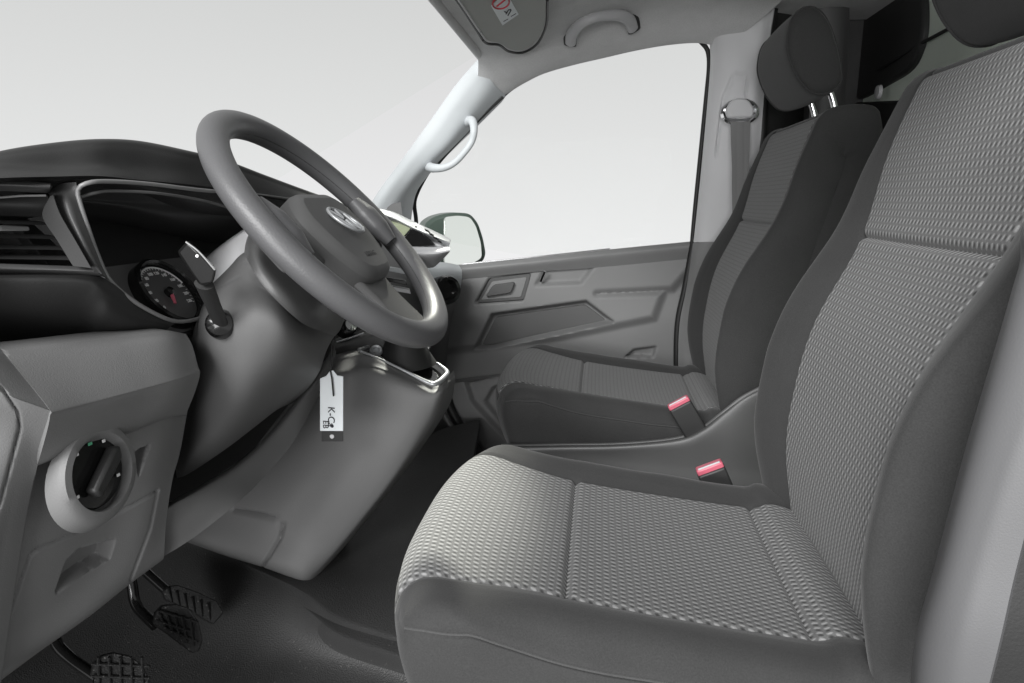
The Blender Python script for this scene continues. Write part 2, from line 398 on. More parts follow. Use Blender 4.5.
# ================================================================== SUN VISOR
vn = np.array((.16, 0, 1.0)); v0 = np.array((-.27, 1.7, 1.300))
def PV(px, py, off=0):
    d = (px-512)/FPX*RGT-(py-341.5)/FPX*UPV+FWD; q = v0+np.array((0, 0, -off)); n = np.array((-.25, 0, 1.0))
    return CAM+d*(((q-CAM)@n)/(d@n))
vz = thing('sun_visor', PV(510, 20), 'grey folded-up sun visor with an airbag warning label on the roof lining', 'sun visor')
vp = rnd([(430, -40, 2), (458, 1, 2), (478, 29, 3), (487, 41, 5), (500, 43, 5), (510, 50, 5), (523, 51, 8), (536, 42, 8), (545, 25, 8), (546, 0, 6), (540, -30, 8)], 4)
slab('visor_panel', M_visor, vz, [PV(*q) for q in vp], (.0, 0, .018), .004)
tube('visor_edge', M_lt, vz, [PV(458, -1, .001), PV(468, 14, .001), PV(478, 29, .001), PV(486, 40, .001)], .0022)
tube('visor_seam', M_dark, vz, [PV(a, b, -.004) for a, b in ((456, -1), (466, 14), (477, 31), (486, 43), (499, 45), (509, 51.5), (523, 52.5), (537, 44), (546, 26), (547.5, 0))], .0030, n=80)
lb = slab('warning_label', M_paper, vz, [PV(*q, .0015) for q in ((491, 6), (502.5, 25.5), (518.5, 14.5), (506, -8))], (0, 0, .0008), 0)
c = PV(501, 3, .0022); a1 = PV(511, -1, .0022)-c; a2 = PV(497, -4.0, .0022)-c
tube('red_ring', M_redprint, lb, [c+cos(t)*a1*.78+sin(t)*a2*.75 for t in np.linspace(0, 2*pi, 13)[:-1]], .0016, n=40, k=8, closed=True)
tube('red_bar', M_redprint, lb, [c-a1*.5-a2*.2, c+a1*.5+a2*.2], .0016, n=6, k=6)
tube('child_seat_symbol', M_ink, lb, [PV(506, 14, .002), PV(509, 9.5, .002), PV(511, 10, .002), PV(508, 15.5, .002)], .0011, n=12, k=6)
tube('child_seat_symbol', M_ink, lb, [PV(504.5, 11.5, .002), PV(507, 13, .002)], .0011, n=8, k=6)
tube('print_line', M_ink, lb, [PV(503.5, 21.5, .002), PV(508, 19, .002)], .0006, n=6, k=6)
tube('print_line', M_ink, lb, [PV(511, 16.5, .002), PV(516, 13.5, .002)], .0006, n=6, k=6)

# ================================================================== ROOF GRAB HANDLE
def hitceil(px, py, off=.035):
    d = (px-512)/FPX*RGT-(py-341.5)/FPX*UPV+FWD
    for t in np.linspace(1.2, 2.3, 1200):
        q = CAM+d*t
        if q[1] > 2.02: return q
        z = ceil_z(q[0], q[1])
        if q[1] > 1.9:
            i = np.interp(q[0], hx, edge[:, 2]); z = i+(z-i)*min(1, ((2.03-q[1])/.12))**.8
        if q[2] >= z: return CAM+d*(t-off)
    return q
gh = thing('grab_handle', hitceil(600, 30), 'grey arched grab handle on the roof lining above the side window', 'grab handle')
tube('handle_shade_line', M_dark, gh, [hitceil(*q, .012) for q in ((570, 45), (571, 34), (579.5, 23), (592, 17), (606, 14.3), (621, 14.3), (631, 19), (634.5, 31))], [.0165, .018, .017, .015, .015, .017, .019, .017], n=50, k=16, flat=(1, .3))  # dark underlay paints the shade between handle and lining
tube('handle_bar', M_lt, gh, [hitceil(*q) for q in ((570.5, 43), (572, 34), (580, 24), (592, 18), (606, 15.5), (620, 15.5), (629, 20), (633, 29))], [.014, .015, .014, .0125, .0125, .014, .016, .014], n=50, k=16, flat=(1, .75))

# ================================================================== FRONT PILLAR
ap = thing('windscreen_pillar', P(440, 170, 1.97), 'pale windscreen pillar trim beside the passenger window', 'pillar trim')
patch('pillar_cover', M_white, ap, [
    [(478, 59, 1.925), (485, 72, 1.935), (494, 84, 1.955), (506, 96, 2.01)],
    [(455, 86, 1.92), (463, 100, 1.925), (473, 112, 1.95), (484, 118, 2.01)],
    [(425, 128, 1.90), (436, 138, 1.905), (448, 146, 1.93), (455, 146, 2.0)],
    [(400, 162, 1.88), (410, 168, 1.89), (422, 172, 1.92), (432, 170, 2.0)],
    [(378, 192, 1.86), (388, 197, 1.87), (402, 200, 1.91), (416, 194, 2.0)],
    [(360, 222, 1.84), (374, 226, 1.86), (390, 230, 1.9), (410, 228, 2.0)]], ex=(-.02, .05, -.01), nu=30, nv=50, feats=[('line', [(478, 59), (492, 77), (507, 93)], .003, 1.0)])
pslab('speaker_grille', M_col, ap, [(385, 209), (392, 204), (401, 202), (403, 218), (385, 214)], 1.875, (-.004, .008, 0), 1, .001)
tube('grab_handle', M_white, ap, [P(*q) for q in ((465, 122, 1.965), (472, 121, 1.93), (474, 130, 1.91), (471.5, 142, 1.91), (463, 154, 1.90), (454, 163, 1.89), (444, 167.5, 1.89), (434, 168, 1.90), (427, 166, 1.94))],
     [.014, .013, .0105, .009, .009, .009, .0105, .013, .014], n=60, k=14, flat=(1, .9))

# ================================================================== PASSENGER DOOR
pd = thing('passenger_door', (-.05, 2.1, .15), 'grey passenger door panel with moulded pockets under the side window', 'door')
R0 = [(395, 268, 2.06), (430, 267, 2.06), (470, 264.5, 2.06), (540, 257.5, 2.06), (610, 250, 2.06), (692, 242, 2.06)]
patch('belt_trim', M_door, pd, [R0, [(a, b+5, 2.05) for a, b, _ in R0], [(a, b+(14 if a < 600 else 16.5), 2.065) for a, b, _ in R0]], nu=60, nv=16, ex=(0, .03, 0),
      feats=[('line', [(532, 256), (529, 275)], .004, 1.0), ('line', [(613, 248), (610, 270)], .004, 1.0)])
R1 = [(395, 281, 2.085), (430, 281, 2.085), (470, 278, 2.085), (540, 271.5, 2.085), (610, 265, 2.085), (691, 257.5, 2.085)]
fe = [('poly', [(477, 302), (490, 279), (530, 274), (523, 299)], .028, 4),
      ('poly', [(537, 284), (546, 268), (594, 265), (581, 282)], .012, 6),
      ('poly', [(476, 348), (493, 314), (586, 301), (612, 321), (493, 347)], .035, 5),
      ('poly', [(626, 357), (634, 350), (656, 347), (653, 357)], .02, 3),
      ('poly', [(395, 270), (700, 240), (700, 258), (672, 289), (597, 293), (664, 291), (654, 318), (560, 337), (395, 358)], -.020, 11),
      ('poly', [(445, 270), (455, 256), (470, 350), (395, 380)], .012, 30)]
patch('door_panel', M_door, pd, [R1,
    [(395, 330, 2.08), (440, 325, 2.08), (520, 315, 2.08), (600, 305, 2.08), (684, 287, 2.08)],
    [(395, 368, 2.075), (430, 364, 2.075), (520, 350, 2.075), (600, 338, 2.075), (677, 320, 2.075)],
    [(395, 392, 2.085), (430, 388, 2.085), (520, 375, 2.085), (600, 368, 2.085), (676, 362, 2.085)],
    [(395, 402, 2.10), (430, 398, 2.10), (520, 386, 2.10), (600, 384, 2.10), (677, 384, 2.10)],
    [(395, 450, 2.10), (430, 450, 2.10), (520, 450, 2.10), (600, 450, 2.10), (680, 450, 2.10)]], nu=230, nv=150, ex=(0, .06, 0), feats=fe, ang=60)
hn = pslab('handle_frame', M_mid, pd, [(477, 303), (490, 278.5), (531, 273.5), (524, 299.5)], 2.064, (0, .012, 0), 3)
pslab('handle_recess', M_door, hn, [(481, 300), (492, 281.5), (527, 277), (521, 297)], 2.062, (0, .008, 0), 2)
pslab('handle_lever', M_mid, pd, [(485, 297), (493, 285), (515, 282), (511, 293)], 2.048, (0, .012, 0), 3, .003)
pslab('armrest_pocket', M_mid, pd, [(482, 345), (496, 317), (585, 304.5), (606, 320), (494, 344)], 2.088, (0, .01, 0), 3, .001)
tube('lock_pin', M_chrome, pd, [P(541, 281, 2.06), P(545, 271, 2.04)], .005, n=8)
# lower bin and door bottom
patch('door_bin', M_door, pd, [
    [(449, 384, 2.03), (470, 381, 2.03), (500, 378, 2.03), (560, 374, 2.03)],
    [(452, 405, 2.02), (478, 404, 2.02), (510, 402, 2.02), (565, 402, 2.02)],
    [(468, 432, 2.02), (492, 430, 2.02), (520, 430, 2.02), (570, 430, 2.02)],
    [(490, 458, 2.03), (510, 458, 2.03), (535, 458, 2.03), (580, 458, 2.03)],
    [(510, 482, 2.03), (530, 482, 2.03), (550, 482, 2.03), (590, 482, 2.03)]], nu=80, nv=60, ex=(0, .05, 0),
    feats=[('poly', [(466, 383), (520, 372), (600, 372), (600, 460), (518, 452), (472, 402)], .022, 4), ('poly', [(484, 404), (492, 390), (510, 383), (540, 380), (540, 440), (506, 432)], .02, 4)])
tube('door_seal', M_black, pd, [P(*q) for q in ((446, 392, 2.01), (452, 412, 2.0), (466, 434, 1.99), (482, 456, 1.98), (492, 475, 1.98))], .014, n=40)
tube('sill_edge', M_mid, pd, [P(*q) for q in ((438, 402, 1.95), (447, 420, 1.94), (463, 444, 1.93), (478, 468, 1.92))], .009, n=40)
# window seal + glass
win = [(417, 236), (416, 219), (415, 199), (427, 174), (440, 159), (468, 130), (490, 108), (512, 91), (543, 71), (572, 63), (602, 57), (634, 50), (666, 44), (693, 41), (703, 44), (708, 52), (709, 68), (706, 100), (700, 160), (695, 210), (692, 244)]
tube('window_seal', M_black, pd, [P(a, b, 2.055) for a, b in [(a, b-(3 if b < 110 and 495 < a < 700 else 0)) for a, b in win]], .0065, n=160, k=10)
tube('window_channel', M_lt, pd, [P(a, b, 2.045) for a, b in ((404, 236), (406, 218), (409, 196), (422, 172), (436, 155), (466, 125), (500, 95))], .014, n=60, k=10)
tube('pillar_seal', M_black, pd, [P(a, b, 2.0) for a, b in ((432, 172), (444, 157), (471, 128), (492, 107), (503, 97))], .0042, n=40, k=8)
slab('window_pane', M_glass, pd, [P(a, b, 2.07) for a, b in win]+[P(560, 262, 2.07)], (0, .004, 0), 0)
tube('belt_seal', M_chrome, pd, [P(462, 264.5, 2.066), P(540, 256.5, 2.066), P(610, 249, 2.066)], .003, n=30, k=8)

# wing mirror
wm = thing('wing_mirror', P(460, 245, 2.30), 'bright wing mirror with a dark green shell outside the passenger window', 'wing mirror')
pslab('mirror_shell', M_mhouse, wm, [(425, 224), (434, 217), (446, 213.5), (458, 212.5), (471, 213.5), (479, 223), (484, 238), (487, 254), (484, 262), (470, 268), (430, 268)], 2.40, (-.05, .09, 0), 5, .012)
def Pn(px, py, q0, n):
    d = (px-512)/FPX*RGT-(py-341.5)/FPX*UPV+FWD; return CAM+d*(((q0-CAM)@n)/(d@n))
mn = np.array((.82, -.57, .09)); mc = P(463, 240, 2.30)
slab('mirror_glass', M_mirror, wm, [Pn(a, b, mc, mn) for a, b in rnd([(444.5, 217), (458, 215.5), (470, 217), (476, 226), (481, 243), (482, 258), (470, 265), (444.5, 265)], 4)], -mn*.004, .001)
0 and (lambda *a: 0)('mirror_glass', M_mirror, wm, [(444.5, 217), (458, 215.5), (470, 217), (476, 226), (481, 243), (482, 258), (470, 265), (444.5, 265)], 2.312, (0, .006, 0), 4, .001)

# ================================================================== DOOR PILLAR (passenger side) + belt
bp_ = thing('belt_pillar', P(735, 150, 1.98), 'light grey door pillar trim behind the passenger window carrying the belt anchor', 'pillar trim')
patch('pillar_cover', M_pill, bp_, [
    [(724, -24, 1.97), (732, -24, 1.93), (750, -24, 1.92), (768, -24, 1.92), (778, -24, 1.94)],
    [(716, 10, 2.00), (722, 10, 1.955), (742, 10, 1.935), (762, 10, 1.935), (774, 10, 1.945)],
    [(710, 40, 2.03), (716, 38, 1.975), (739, 36, 1.955), (760, 36, 1.945), (770, 36, 1.955)],
    [(710, 70, 2.035), (717, 70, 1.99), (738, 70, 1.97), (756, 70, 1.955), (766, 70, 1.965)],
    [(703, 150, 2.035), (709, 150, 2.0), (728, 150, 1.985), (748, 150, 1.97), (760, 150, 1.98)],
    [(698, 200, 2.035), (703, 200, 2.01), (722, 200, 1.995), (742, 200, 1.985), (757, 200, 1.985)],
    [(693.5, 242, 2.035), (699, 242, 2.01), (716, 242, 2.0), (740, 242, 1.99), (756, 242, 1.99)]], nu=60, nv=110, ex=(.01, .04, 0),
    feats=[('line', [(725, 156), (716, 156), (723, 100), (732, 79), (736, 75), (745, 75), (747, 79), (745, 100)], .006, 1.2), ('poly', [(718, 154), (724, 100), (733, 78), (744, 77), (738, 154)], .002, 3)])
patch('lower_pillar_cover', M_door, bp_, [
    [(693, 243, 2.03), (703, 242, 2.0), (730, 242, 1.985), (757, 242, 1.985)],
    [(686, 290, 2.03), (697, 290, 2.0), (725, 290, 1.985), (752, 290, 1.985)],
    [(679, 330, 2.03), (692, 330, 2.0), (720, 330, 1.985), (750, 330, 1.985)],
    [(678, 400, 2.03), (690, 400, 2.0), (720, 400, 1.985), (750, 400, 1.985)]], nu=30, nv=30, ex=(.01, .04, 0))
tube('pillar_seal', M_black, bp_, [P(*q) for q in ((693, 244, 2.05), (685, 288, 2.05), (678, 322, 2.05), (676.5, 362, 2.05), (678, 410, 2.05))], .009, n=40)
pc = P(739.5, 113, 1.955)
dr = lathe('belt_anchor', M_chrome, bp_, pc, (-.12, -1, .12), [(.0, .0), (.045, 0), (.049, .004), (.048, .009), (.042, .012), (.036, .006), (0, .006)], sc=(1, .74))
pslab('anchor_cap', M_pill, dr, rnd([(725.5, 110), (731, 101), (736, 98), (745, 98), (750, 101), (755, 109), (753, 117.5), (728, 118)], 3), 1.915, (0, .022, 0), 0, .005)
sb = patch('seat_belt', M_belt, None, [
    [(730.5, 121, 1.935), (740, 122, 1.933), (750.5, 121, 1.935)], [(731, 140, 1.93), (740, 140, 1.93), (750, 140, 1.93)],
    [(732, 165, 1.92), (740, 165, 1.92), (749, 163, 1.92)], [(732, 190, 1.91), (740, 190, 1.91), (748, 188, 1.91)],
    [(733, 240, 1.90), (741, 240, 1.90), (749, 240, 1.90)]], ex=(0, .002, 0), nu=16, nv=30,
    feats=[('line', [(736.5, 120), (737.5, 240)], .0012, .7), ('line', [(744.5, 120), (744, 240)], .0012, .7)])
tag(sb, 'grey seat belt webbing hanging from the round pillar anchor beside the passenger seat', 'seat belt')

# dark gap, rear trims
pslab_ = thing('rear_side_trim', P(790, 60, 2.0), 'black ribbed door seal and side trim behind the passenger headrest', 'side trim')
tube('rubber_seal', M_black, pslab_, [P(*q) for q in ((777, -15, 1.99), (770, 30, 1.99), (764, 80, 1.99), (761, 150, 1.99), (756, 230, 1.99))], .013, n=60)
patch('side_panel', M_dark, pslab_, [[(779, -20, 2.02), (795, -20, 2.05), (815, -20, 2.12), (832, -20, 2.13)], [(766, 80, 2.02), (790, 80, 2.06), (815, 80, 2.12), (832, 80, 2.13)],
     [(752, 240, 2.02), (775, 240, 2.05), (800, 240, 2.12), (824, 240, 2.13)], [(748, 420, 2.02), (760, 420, 2.05), (780, 420, 2.12), (800, 420, 2.13)]], nu=20, nv=20, ex=(.02, .03, 0))
patch('upright_trim', M_mid, pslab_, [[(812, -20, 2.0), (825, -20, 1.985), (842, -20, 1.985), (850, -20, 2.0)], [(812, 60, 2.0), (825, 60, 1.985), (840, 60, 1.985), (848, 60, 2.0)],
     [(808, 130, 2.0), (820, 130, 1.985), (834, 130, 1.985), (842, 130, 2.0)]], nu=14, nv=20, ex=(.0, .05, 0))
bw = box('body_side', M_dark, None, (.56, 2.17, .78), AX, (.46, .05, 1.34), .003); tag(bw, kind='structure')
# bulkhead fittings
X0 = .715
def PX(px, py, X):
    d = (px-512)/FPX*RGT-(py-341.5)/FPX*UPV+FWD; return CAM+d*(X/d[0])
bc = thing('bulkhead_dark_shape', PX(890, 60, X0), 'black rounded shape on the metal bulkhead behind the seats', 'cover')
slab('dark_shape_slab', M_dark, bc, [PX(q[0], q[1], X0) for q in rnd([(800, -60, 5), (800, 104, 5), (858, 100, 10), (884, 85, 20), (910, 70, 22), (922, 40, 20), (923, 5, 20), (914, -60, 5)], 8)], (.03, 0, 0), .022)  # black slab with a rounded outline over the bulkhead
tube('bulkhead_groove', M_black, bc, [PX(952, 27, X0+.012), PX(922, 43, X0+.006), PX(900, 56, X0-.004), PX(878, 70, X0-.004)], .004, n=12, k=8)
slab('lower_shell', M_black, bc, [PX(q[0], q[1], X0) for q in rnd([(840, 103, 5), (885, 101, 8), (935, 99, 3), (930, 260, 5), (850, 260, 5)], 6)], (.02, 0, 0), .006)
lathe('bolt_cap', M_lt, bc, PX(880, 92, X0-.005), (-1, 0, 0), [(.018, 0), (.016, .008), (0, .010)], k=20)

# ================================================================== SEATS
def seat_mesh(path, inner, B, prof, yscale, nu, kfun, plan=None):
    """path: side profile; sections across it. returns verts grid, uv, and the insert mask"""
    pa = arc(np.array(path, float), nu); s = np.r_[0, np.cumsum(np.linalg.norm(np.diff(pa, axis=0), axis=1))]
    inn = np.stack([np.interp(np.linspace(0, 1, nu), np.linspace(0, 1, len(inner)), [q[j] for q in inner]) for j in (0, 1)], 1)
    T = np.gradient(pa, axis=0); T /= np.linalg.norm(T, axis=1)[:, None]; Nn = np.stack([-T[:, 1], T[:, 0]], 1)
    # resample the cross profile: (y, bolster fraction, inward share)
    pf = np.array(prof, float); full = np.concatenate([pf[::-1]*[-1, 1, 1], pf[1:]])
    yl = []; 
    for a, b in zip(full[:-1], full[1:]):
        n = max(2, int(np.ceil((abs(b[0]-a[0])+abs(b[2]-a[2])*.2)/.0035)))
        for k in range(n): yl.append(len(yl))
    # smooth spline over the profile
    D = []
    kk = len(full); E = np.concatenate([[2*full[0]-full[1]], full, [2*full[-1]-full[-2]]])
    for i in range(kk-1):
        a, b, c_, d = E[i], E[i+1], E[i+2], E[i+3]
        n = max(2, int(np.ceil((abs(c_[0]-b[0])+abs(c_[2]-b[2])*.55)/.0045)))
        for t in np.arange(n)/n: D.append(.5*((2*b)+(c_-a)*t+(2*a-5*b+4*c_-d)*t*t+(3*b-a-3*c_+d)*t**3))
    D.append(full[-1]); D = np.array(D); nvv = len(D)
    yi = prof[2][0] if False else 0
    V = np.zeros((nu, nvv, 3)); UV = np.zeros((nu, nvv, 2))
    for i in range(nu):
        bb = B(pa[i], s[i]/s[-1]); w_ = yscale(pa[i], s[i]/s[-1])
        kq = kfun(pa[i], s[i]/s[-1]); ay = np.abs(D[:, 0]); yb = .165
        y = np.sign(D[:, 0])*np.where(ay < yb, ay*kq, yb*kq+(ay-yb)*(.254-yb*kq)/(.254-yb))*w_; h = D[:, 1]*bb; sh = np.clip(D[:, 2], 0, 1)
        V[i, :, 0] = pa[i, 0]+Nn[i, 0]*h+(inn[i, 0]-pa[i, 0])*sh; V[i, :, 2] = pa[i, 1]+Nn[i, 1]*h+(inn[i, 1]-pa[i, 1])*sh; V[i, :, 1] = y
        if plan: V[i, :, 0] += plan(pa[i], s[i]/s[-1], y)
        V[i, :, 1] += .0012*np.sin(s[i]*37+2*np.sin(s[i]*11))*(np.abs(D[:, 0]) > .2)*np.sign(D[:, 0])
        UV[i, :, 0] = s[i]; UV[i, :, 1] = y
    return pa, s, Nn, D, V, UV
def split_seat(name, ins_name, root, pa, s, Nn, D, V, UV, yi, smin, smax, seams, flank):
    nu, nvv = V.shape[:2]
    ymid = np.abs(D[:, 0])
    # grooves: along the insert border, at the border ends, and across
    side = (D[:, 2] < .5)
    for i in range(nu):
        inside = (s[i] >= smin-.01) and (s[i] <= smax+.01)
        yy = ymid
        gr = np.zeros(nvv)
        if inside:
            gr += .0035*np.exp(-((yy-yi)/.003)**2)*side
            for sm in seams: gr += np.where(yy < yi, .007*np.exp(-((s[i]-sm-.010*(1-(yy/yi)**2)*0)/.0042)**2), 0)
        for e in (smin, smax): gr += np.where(yy < yi+.004, .005*np.exp(-((s[i]-e)/.0035)**2), 0)
        sq = .165*sstep((s[i]-smin+.004)/.055) if (s[i] > smin-.005 and flank) else -1                       # piping seam on the flank
        fl_ = (ymid > yi+.03)
        gr += (.002*np.exp(-((D[:, 2]-sq-.012)/.020)**2))*fl_
        V[i, :, 0] -= Nn[i, 0]*gr*(1 if 1 else 0); V[i, :, 2] -= Nn[i, 1]*gr
        pl = (D[:, 2] > .01)
        V[i, :, 1] -= np.sign(D[:, 0])*pl*(.0025*np.exp(-((D[:, 2]-sq-.014)/.020)**2))
    pipes = []
    if flank:
        half = np.where(D[:, 0] < -yi-.02)[0][::-1]
        for sg in (-1, 1):
            hh = half if sg < 0 else (nvv-1-half)
            line = []
            for i in range(nu):
                if s[i] < smin+.002: continue
                q = .165*sstep((s[i]-smin+.004)/.055); sh = D[hh, 2]
                line.append([np.interp(q, sh, V[i, hh, k]) for k in range(3)])
            pipes.append(np.array(line)[::4]+np.array(root.location)+np.array((0, sg*.0006, 0)))
    F1, F2 = [], []
    for i in range(nu-1):
        sm_ = (s[i]+s[i+1])/2
        for j in range(nvv-1):
            ym = (abs(D[j, 0])+abs(D[j+1, 0]))/2
            a = i*nvv+j; f = (a, a+1, a+nvv+1, a+nvv)
            (F2 if (ym < yi and D[j, 2] < .01 and D[j+1, 2] < .01 and smin <= sm_ <= smax) else F1).append(f)
    VV = V.reshape(-1, 3)+np.array(root.location); U = UV.reshape(-1, 2)
    def compact(F):
        ids = sorted({q for f in F for q in f}); mp = {q: k for k, q in enumerate(ids)}
        return VV[ids], [tuple(mp[q] for q in f) for f in F], U[ids]
    a, b, c_ = compact(F1); o1 = link(name, a, b, M_fab, root, uv=c_, ang=80)
    a, b, c_ = compact(F2); o2 = link(ins_name, a, b, M_wov, o1, uv=c_, ang=80)
    for pp in pipes: tube('piping', M_pipe, o1, pp, .0014, n=140, k=8)
    return o1, o2
def make_seat(loc, label):
    root = thing('van_seat', loc, label, 'seat', 'front seats of the van')
    # cushion
    path = [(-.165, .33), (-.195, .385), (-.215, .44), (-.224, .49), (-.214, .528), (-.180, .547), (-.11, .536), (-.025, .518), (.10, .502), (.235, .490), (.265, .497), (.298, .490), (.335, .468), (.38, .445)]
    inner = [(-.10, .36), (-.08, .40), (-.06, .41), (.02, .41), (.12, .40), (.22, .40), (.36, .40)]
    prof = [(0, -.35, 0), (.06, -.30, 0), (.12, -.12, 0), (.165, .10, 0), (.185, .70, 0), (.208, .95, 0), (.228, .6, .01), (.243, -.1, .06), (.2495, -.1, .16), (.252, 0, .35), (.250, 0, .65), (.240, 0, 1)]
    B = lambda p, t: -.001+.015*sstep((p[0]+.2)/.2)-.007*sstep((p[0]-.10)/.20)
    ysc = lambda p, t: 1-.07*sstep((.11-t)/.11)-.03*sstep((.28-t)/.18)
    plan = lambda p, t, y: .048*(np.abs(y)/.25)**3.0*sstep((-.03-p[0])/.17) - .012*sstep((-.04-p[0])/.10)
    kf = lambda p, t: 1+.13*sstep((-.04-p[0])/.14)
    r = seat_mesh(path, inner, B, prof, ysc, 210, kf, plan)
    pa, s = r[0], r[1]
    def at_x(x): k = np.argmin(np.abs(pa[:, 0]-x)+(pa[:, 1] < .48)*9); return s[k]
    k0 = np.argmin(np.abs(pa[:, 1]-.512)+(pa[:, 0] > -.2)*9)
    cu, ci = split_seat('cushion', 'cushion_insert', root, *r, .163, s[k0], at_x(.345), [at_x(-.027), at_x(.238)], 1)
    # backrest
    path = [(.31, .43), (.300, .50), (.289, .58), (.291, .66), (.312, .775), (.366, .90), (.394, 1.01), (.416, 1.080), (.428, 1.108), (.452, 1.124), (.505, 1.127), (.532, 1.112), (.540, 1.05), (.532, .93), (.50, .75), (.46, .58), (.43, .45)]
    inner = [(.38, .46), (.38, .54), (.39, .66), (.42, .82), (.46, .97), (.475, 1.03), (.476, 1.04), (.475, 1.03), (.46, .97), (.42, .82), (.39, .66), (.38, .54), (.38, .46)]
    prof = [(0, -.10, 0), (.06, -.08, 0), (.12, .0, 0), (.165, .12, 0), (.188, .50, 0), (.215, .90, 0), (.236, 1.0, .005), (.249, .60, .07), (.2535, .30, .16), (.254, .1, .35), (.250, 0, .65), (.240, 0, 1)]
    def B2(p, t):
        f = np.interp(p[1], [.43, .52, .60, .72, .82, .95, 1.06, 1.12], [.020, .028, .034, .034, .026, .012, .005, .003])
        return f if t < .55 else .002
    def ys2(p, t): return 1-.10*sstep((p[1]-.92)/.20)-.02*sstep((.6-p[1])/.15)
    kf = lambda p, t: 1+.25*sstep((p[1]-.84)/.24)
    r = seat_mesh(path, inner, B2, prof, ys2, 330, kf)
    pa, s = r[0], r[1]
    def at_z(z): k = np.argmin(np.abs(pa[:, 1]-z)+(np.arange(len(pa)) > len(pa)*.5)*9); return s[k]
    ba, bi = split_seat('backrest', 'backrest_insert', root, *r, .167, at_z(.45), at_z(1.116), [at_z(.90)], 0)
    # headrest
    sec = np.array([(.372, 1.27), (.378, 1.235), (.400, 1.190), (.430, 1.160), (.462, 1.158), (.484, 1.178), (.482, 1.21), (.468, 1.26), (.448, 1.305), (.425, 1.330), (.398, 1.332), (.378, 1.310)])
    cen = sec.mean(0); ys = np.r_[-.145, -.1448, -.143, -.138, -.13, np.linspace(-.11, .11, 16), .13, .138, .143, .1448, .145]; V = []; k = 60
    E = np.concatenate([sec[-2:], sec, sec[:3]]); C = crom(E, 20*(len(E)-1)+1)[40:40+20*len(sec)]
    C = C[np.linspace(0, len(C)-1, k+1).astype(int)[:-1]]
    for y in ys:
        q = abs(y); sc = 1.0 if q < .125 else {(.13): .985, (.138): .95, (.143): .88, (.1448): .78, (.145): .55}[round(q, 4)]
        bow = 1-.10*(q/.145)**3*1.0
        for p in C: V.append((cen[0]+(p[0]-cen[0])*sc, y, cen[1]+(p[1]-cen[1])*sc*(1-.06*(q/.145)**2)))
    F = [(i*k+j, i*k+(j+1) % k, (i+1)*k+(j+1) % k, (i+1)*k+j) for i in range(len(ys)-1) for j in range(k)]
    F += [tuple(range(k)), tuple((len(ys)-1)*k+j for j in range(k))]
    hr = link('headrest', np.array(V)+np.array(loc), F, M_fab, root, ang=70)
    L = np.array(loc, float)
    for sy in (-1, 1):
        tube('headrest_seam', M_fab, hr, [L+np.array((cen[0]+(p[0]-cen[0])*.985, sy*.134, cen[1]+(p[1]-cen[1])*.935)) for p in C[::5]], .0022, n=60, k=8, closed=True)
        tube('headrest_post', M_chrome, root, [L+np.array((.508, sy*.07, 1.09)), L+np.array((.494, sy*.07, 1.15)), L+np.array((.472, sy*.07, 1.20))], .007, n=12)
        lathe('post_collar', M_black, root, L+np.array((.501, sy*.07, 1.120)), (-.2, 0, 1), [(.016, 0), (.016, .006), (.009, .012)], k=20)
    box('seat_base', M_dark, root, L+np.array((.11, 0, .25)), AX, (.50, .44, .24), .02)
    return root
s1 = make_seat((0, .85, 0), 'driver seat in the foreground, grey cloth with a woven light centre')
def copy_tree(o, parent=None):
    c = o.copy(); COL.objects.link(c)
    if parent is not None: c.parent = parent
    for ch in list(o.children): copy_tree(ch, c)
    return c
s2 = copy_tree(s1); s2.location = (-.005, 1.67, 0.0)
for ch in s1.children:
    if 'post' in ch.name: ch.location = (0, 0, -.075)
    elif ch.name.startswith('headrest'): ch.location = (.022, 0, -.022)   # the driver's is pushed further down
s2['label'] = 'passenger seat beside the far door, grey cloth with headrest and woven centre'
# inner valance of the passenger seat
patch('seat_side_cover', M_mid, s2, [
    [(500, 447, 1.40), (560, 446, 1.395), (620, 445, 1.39), (675, 440, 1.385), (700, 431, 1.38), (722, 415, 1.38), (740, 402, 1.38), (760, 392, 1.38)],
    [(500, 450, 1.385), (560, 449, 1.38), (620, 448, 1.375), (677, 443, 1.37), (703, 434, 1.365), (726, 418, 1.365), (744, 405, 1.365), (764, 395, 1.365)],
    [(500, 470, 1.385), (560, 470, 1.38), (620, 470, 1.375), (677, 470, 1.365), (710, 470, 1.36), (736, 470, 1.36), (754, 470, 1.36), (775, 470, 1.36)],
    [(500, 560, 1.36), (560, 560, 1.355), (620, 560, 1.35), (677, 560, 1.345), (710, 560, 1.34), (736, 560, 1.34), (760, 560, 1.34), (785, 560, 1.34)]], ex=(0, .02, 0), nu=70, nv=30)

# belt buckles
def buckle(pa_, pb_, pc_, pd_, Y, label, pressed):
    A, Bq, C_, D_ = [P(*q, Y) for q in (pa_, pb_, pc_, pd_)]
    ax1 = (Bq-A); W_ = np.linalg.norm(ax1); ax1 = ax1/W_; dn = (D_-A); dn -= ax1*(dn@ax1); H_ = np.linalg.norm(dn); dn /= H_; nr = np.cross(ax1, dn)
    t = thing('belt_buckle', (A+Bq)/2, label, 'belt buckle', 'red-topped seat belt buckles')
    c = (A+Bq)/2+dn*H_/2
    box('buckle_body', M_dark, t, c+dn*.004, (ax1, dn, nr), (W_, H_, .026), .004)
    box('release_button', M_red, t, c-dn*(H_/2-.001)-nr*.0, (ax1, dn, nr), (W_*.96, .012, .020), .003)
    box('latch_slot', M_lt, t, c-dn*(H_/2+.004)+nr*.007*pressed, (ax1, dn, nr), (W_*.8, .006, .003), .001)
buckle((668, 408), (689, 397), (710, 424), (690, 437), 1.395, 'belt buckle with red button leaning on the passenger seat cushion', -1)
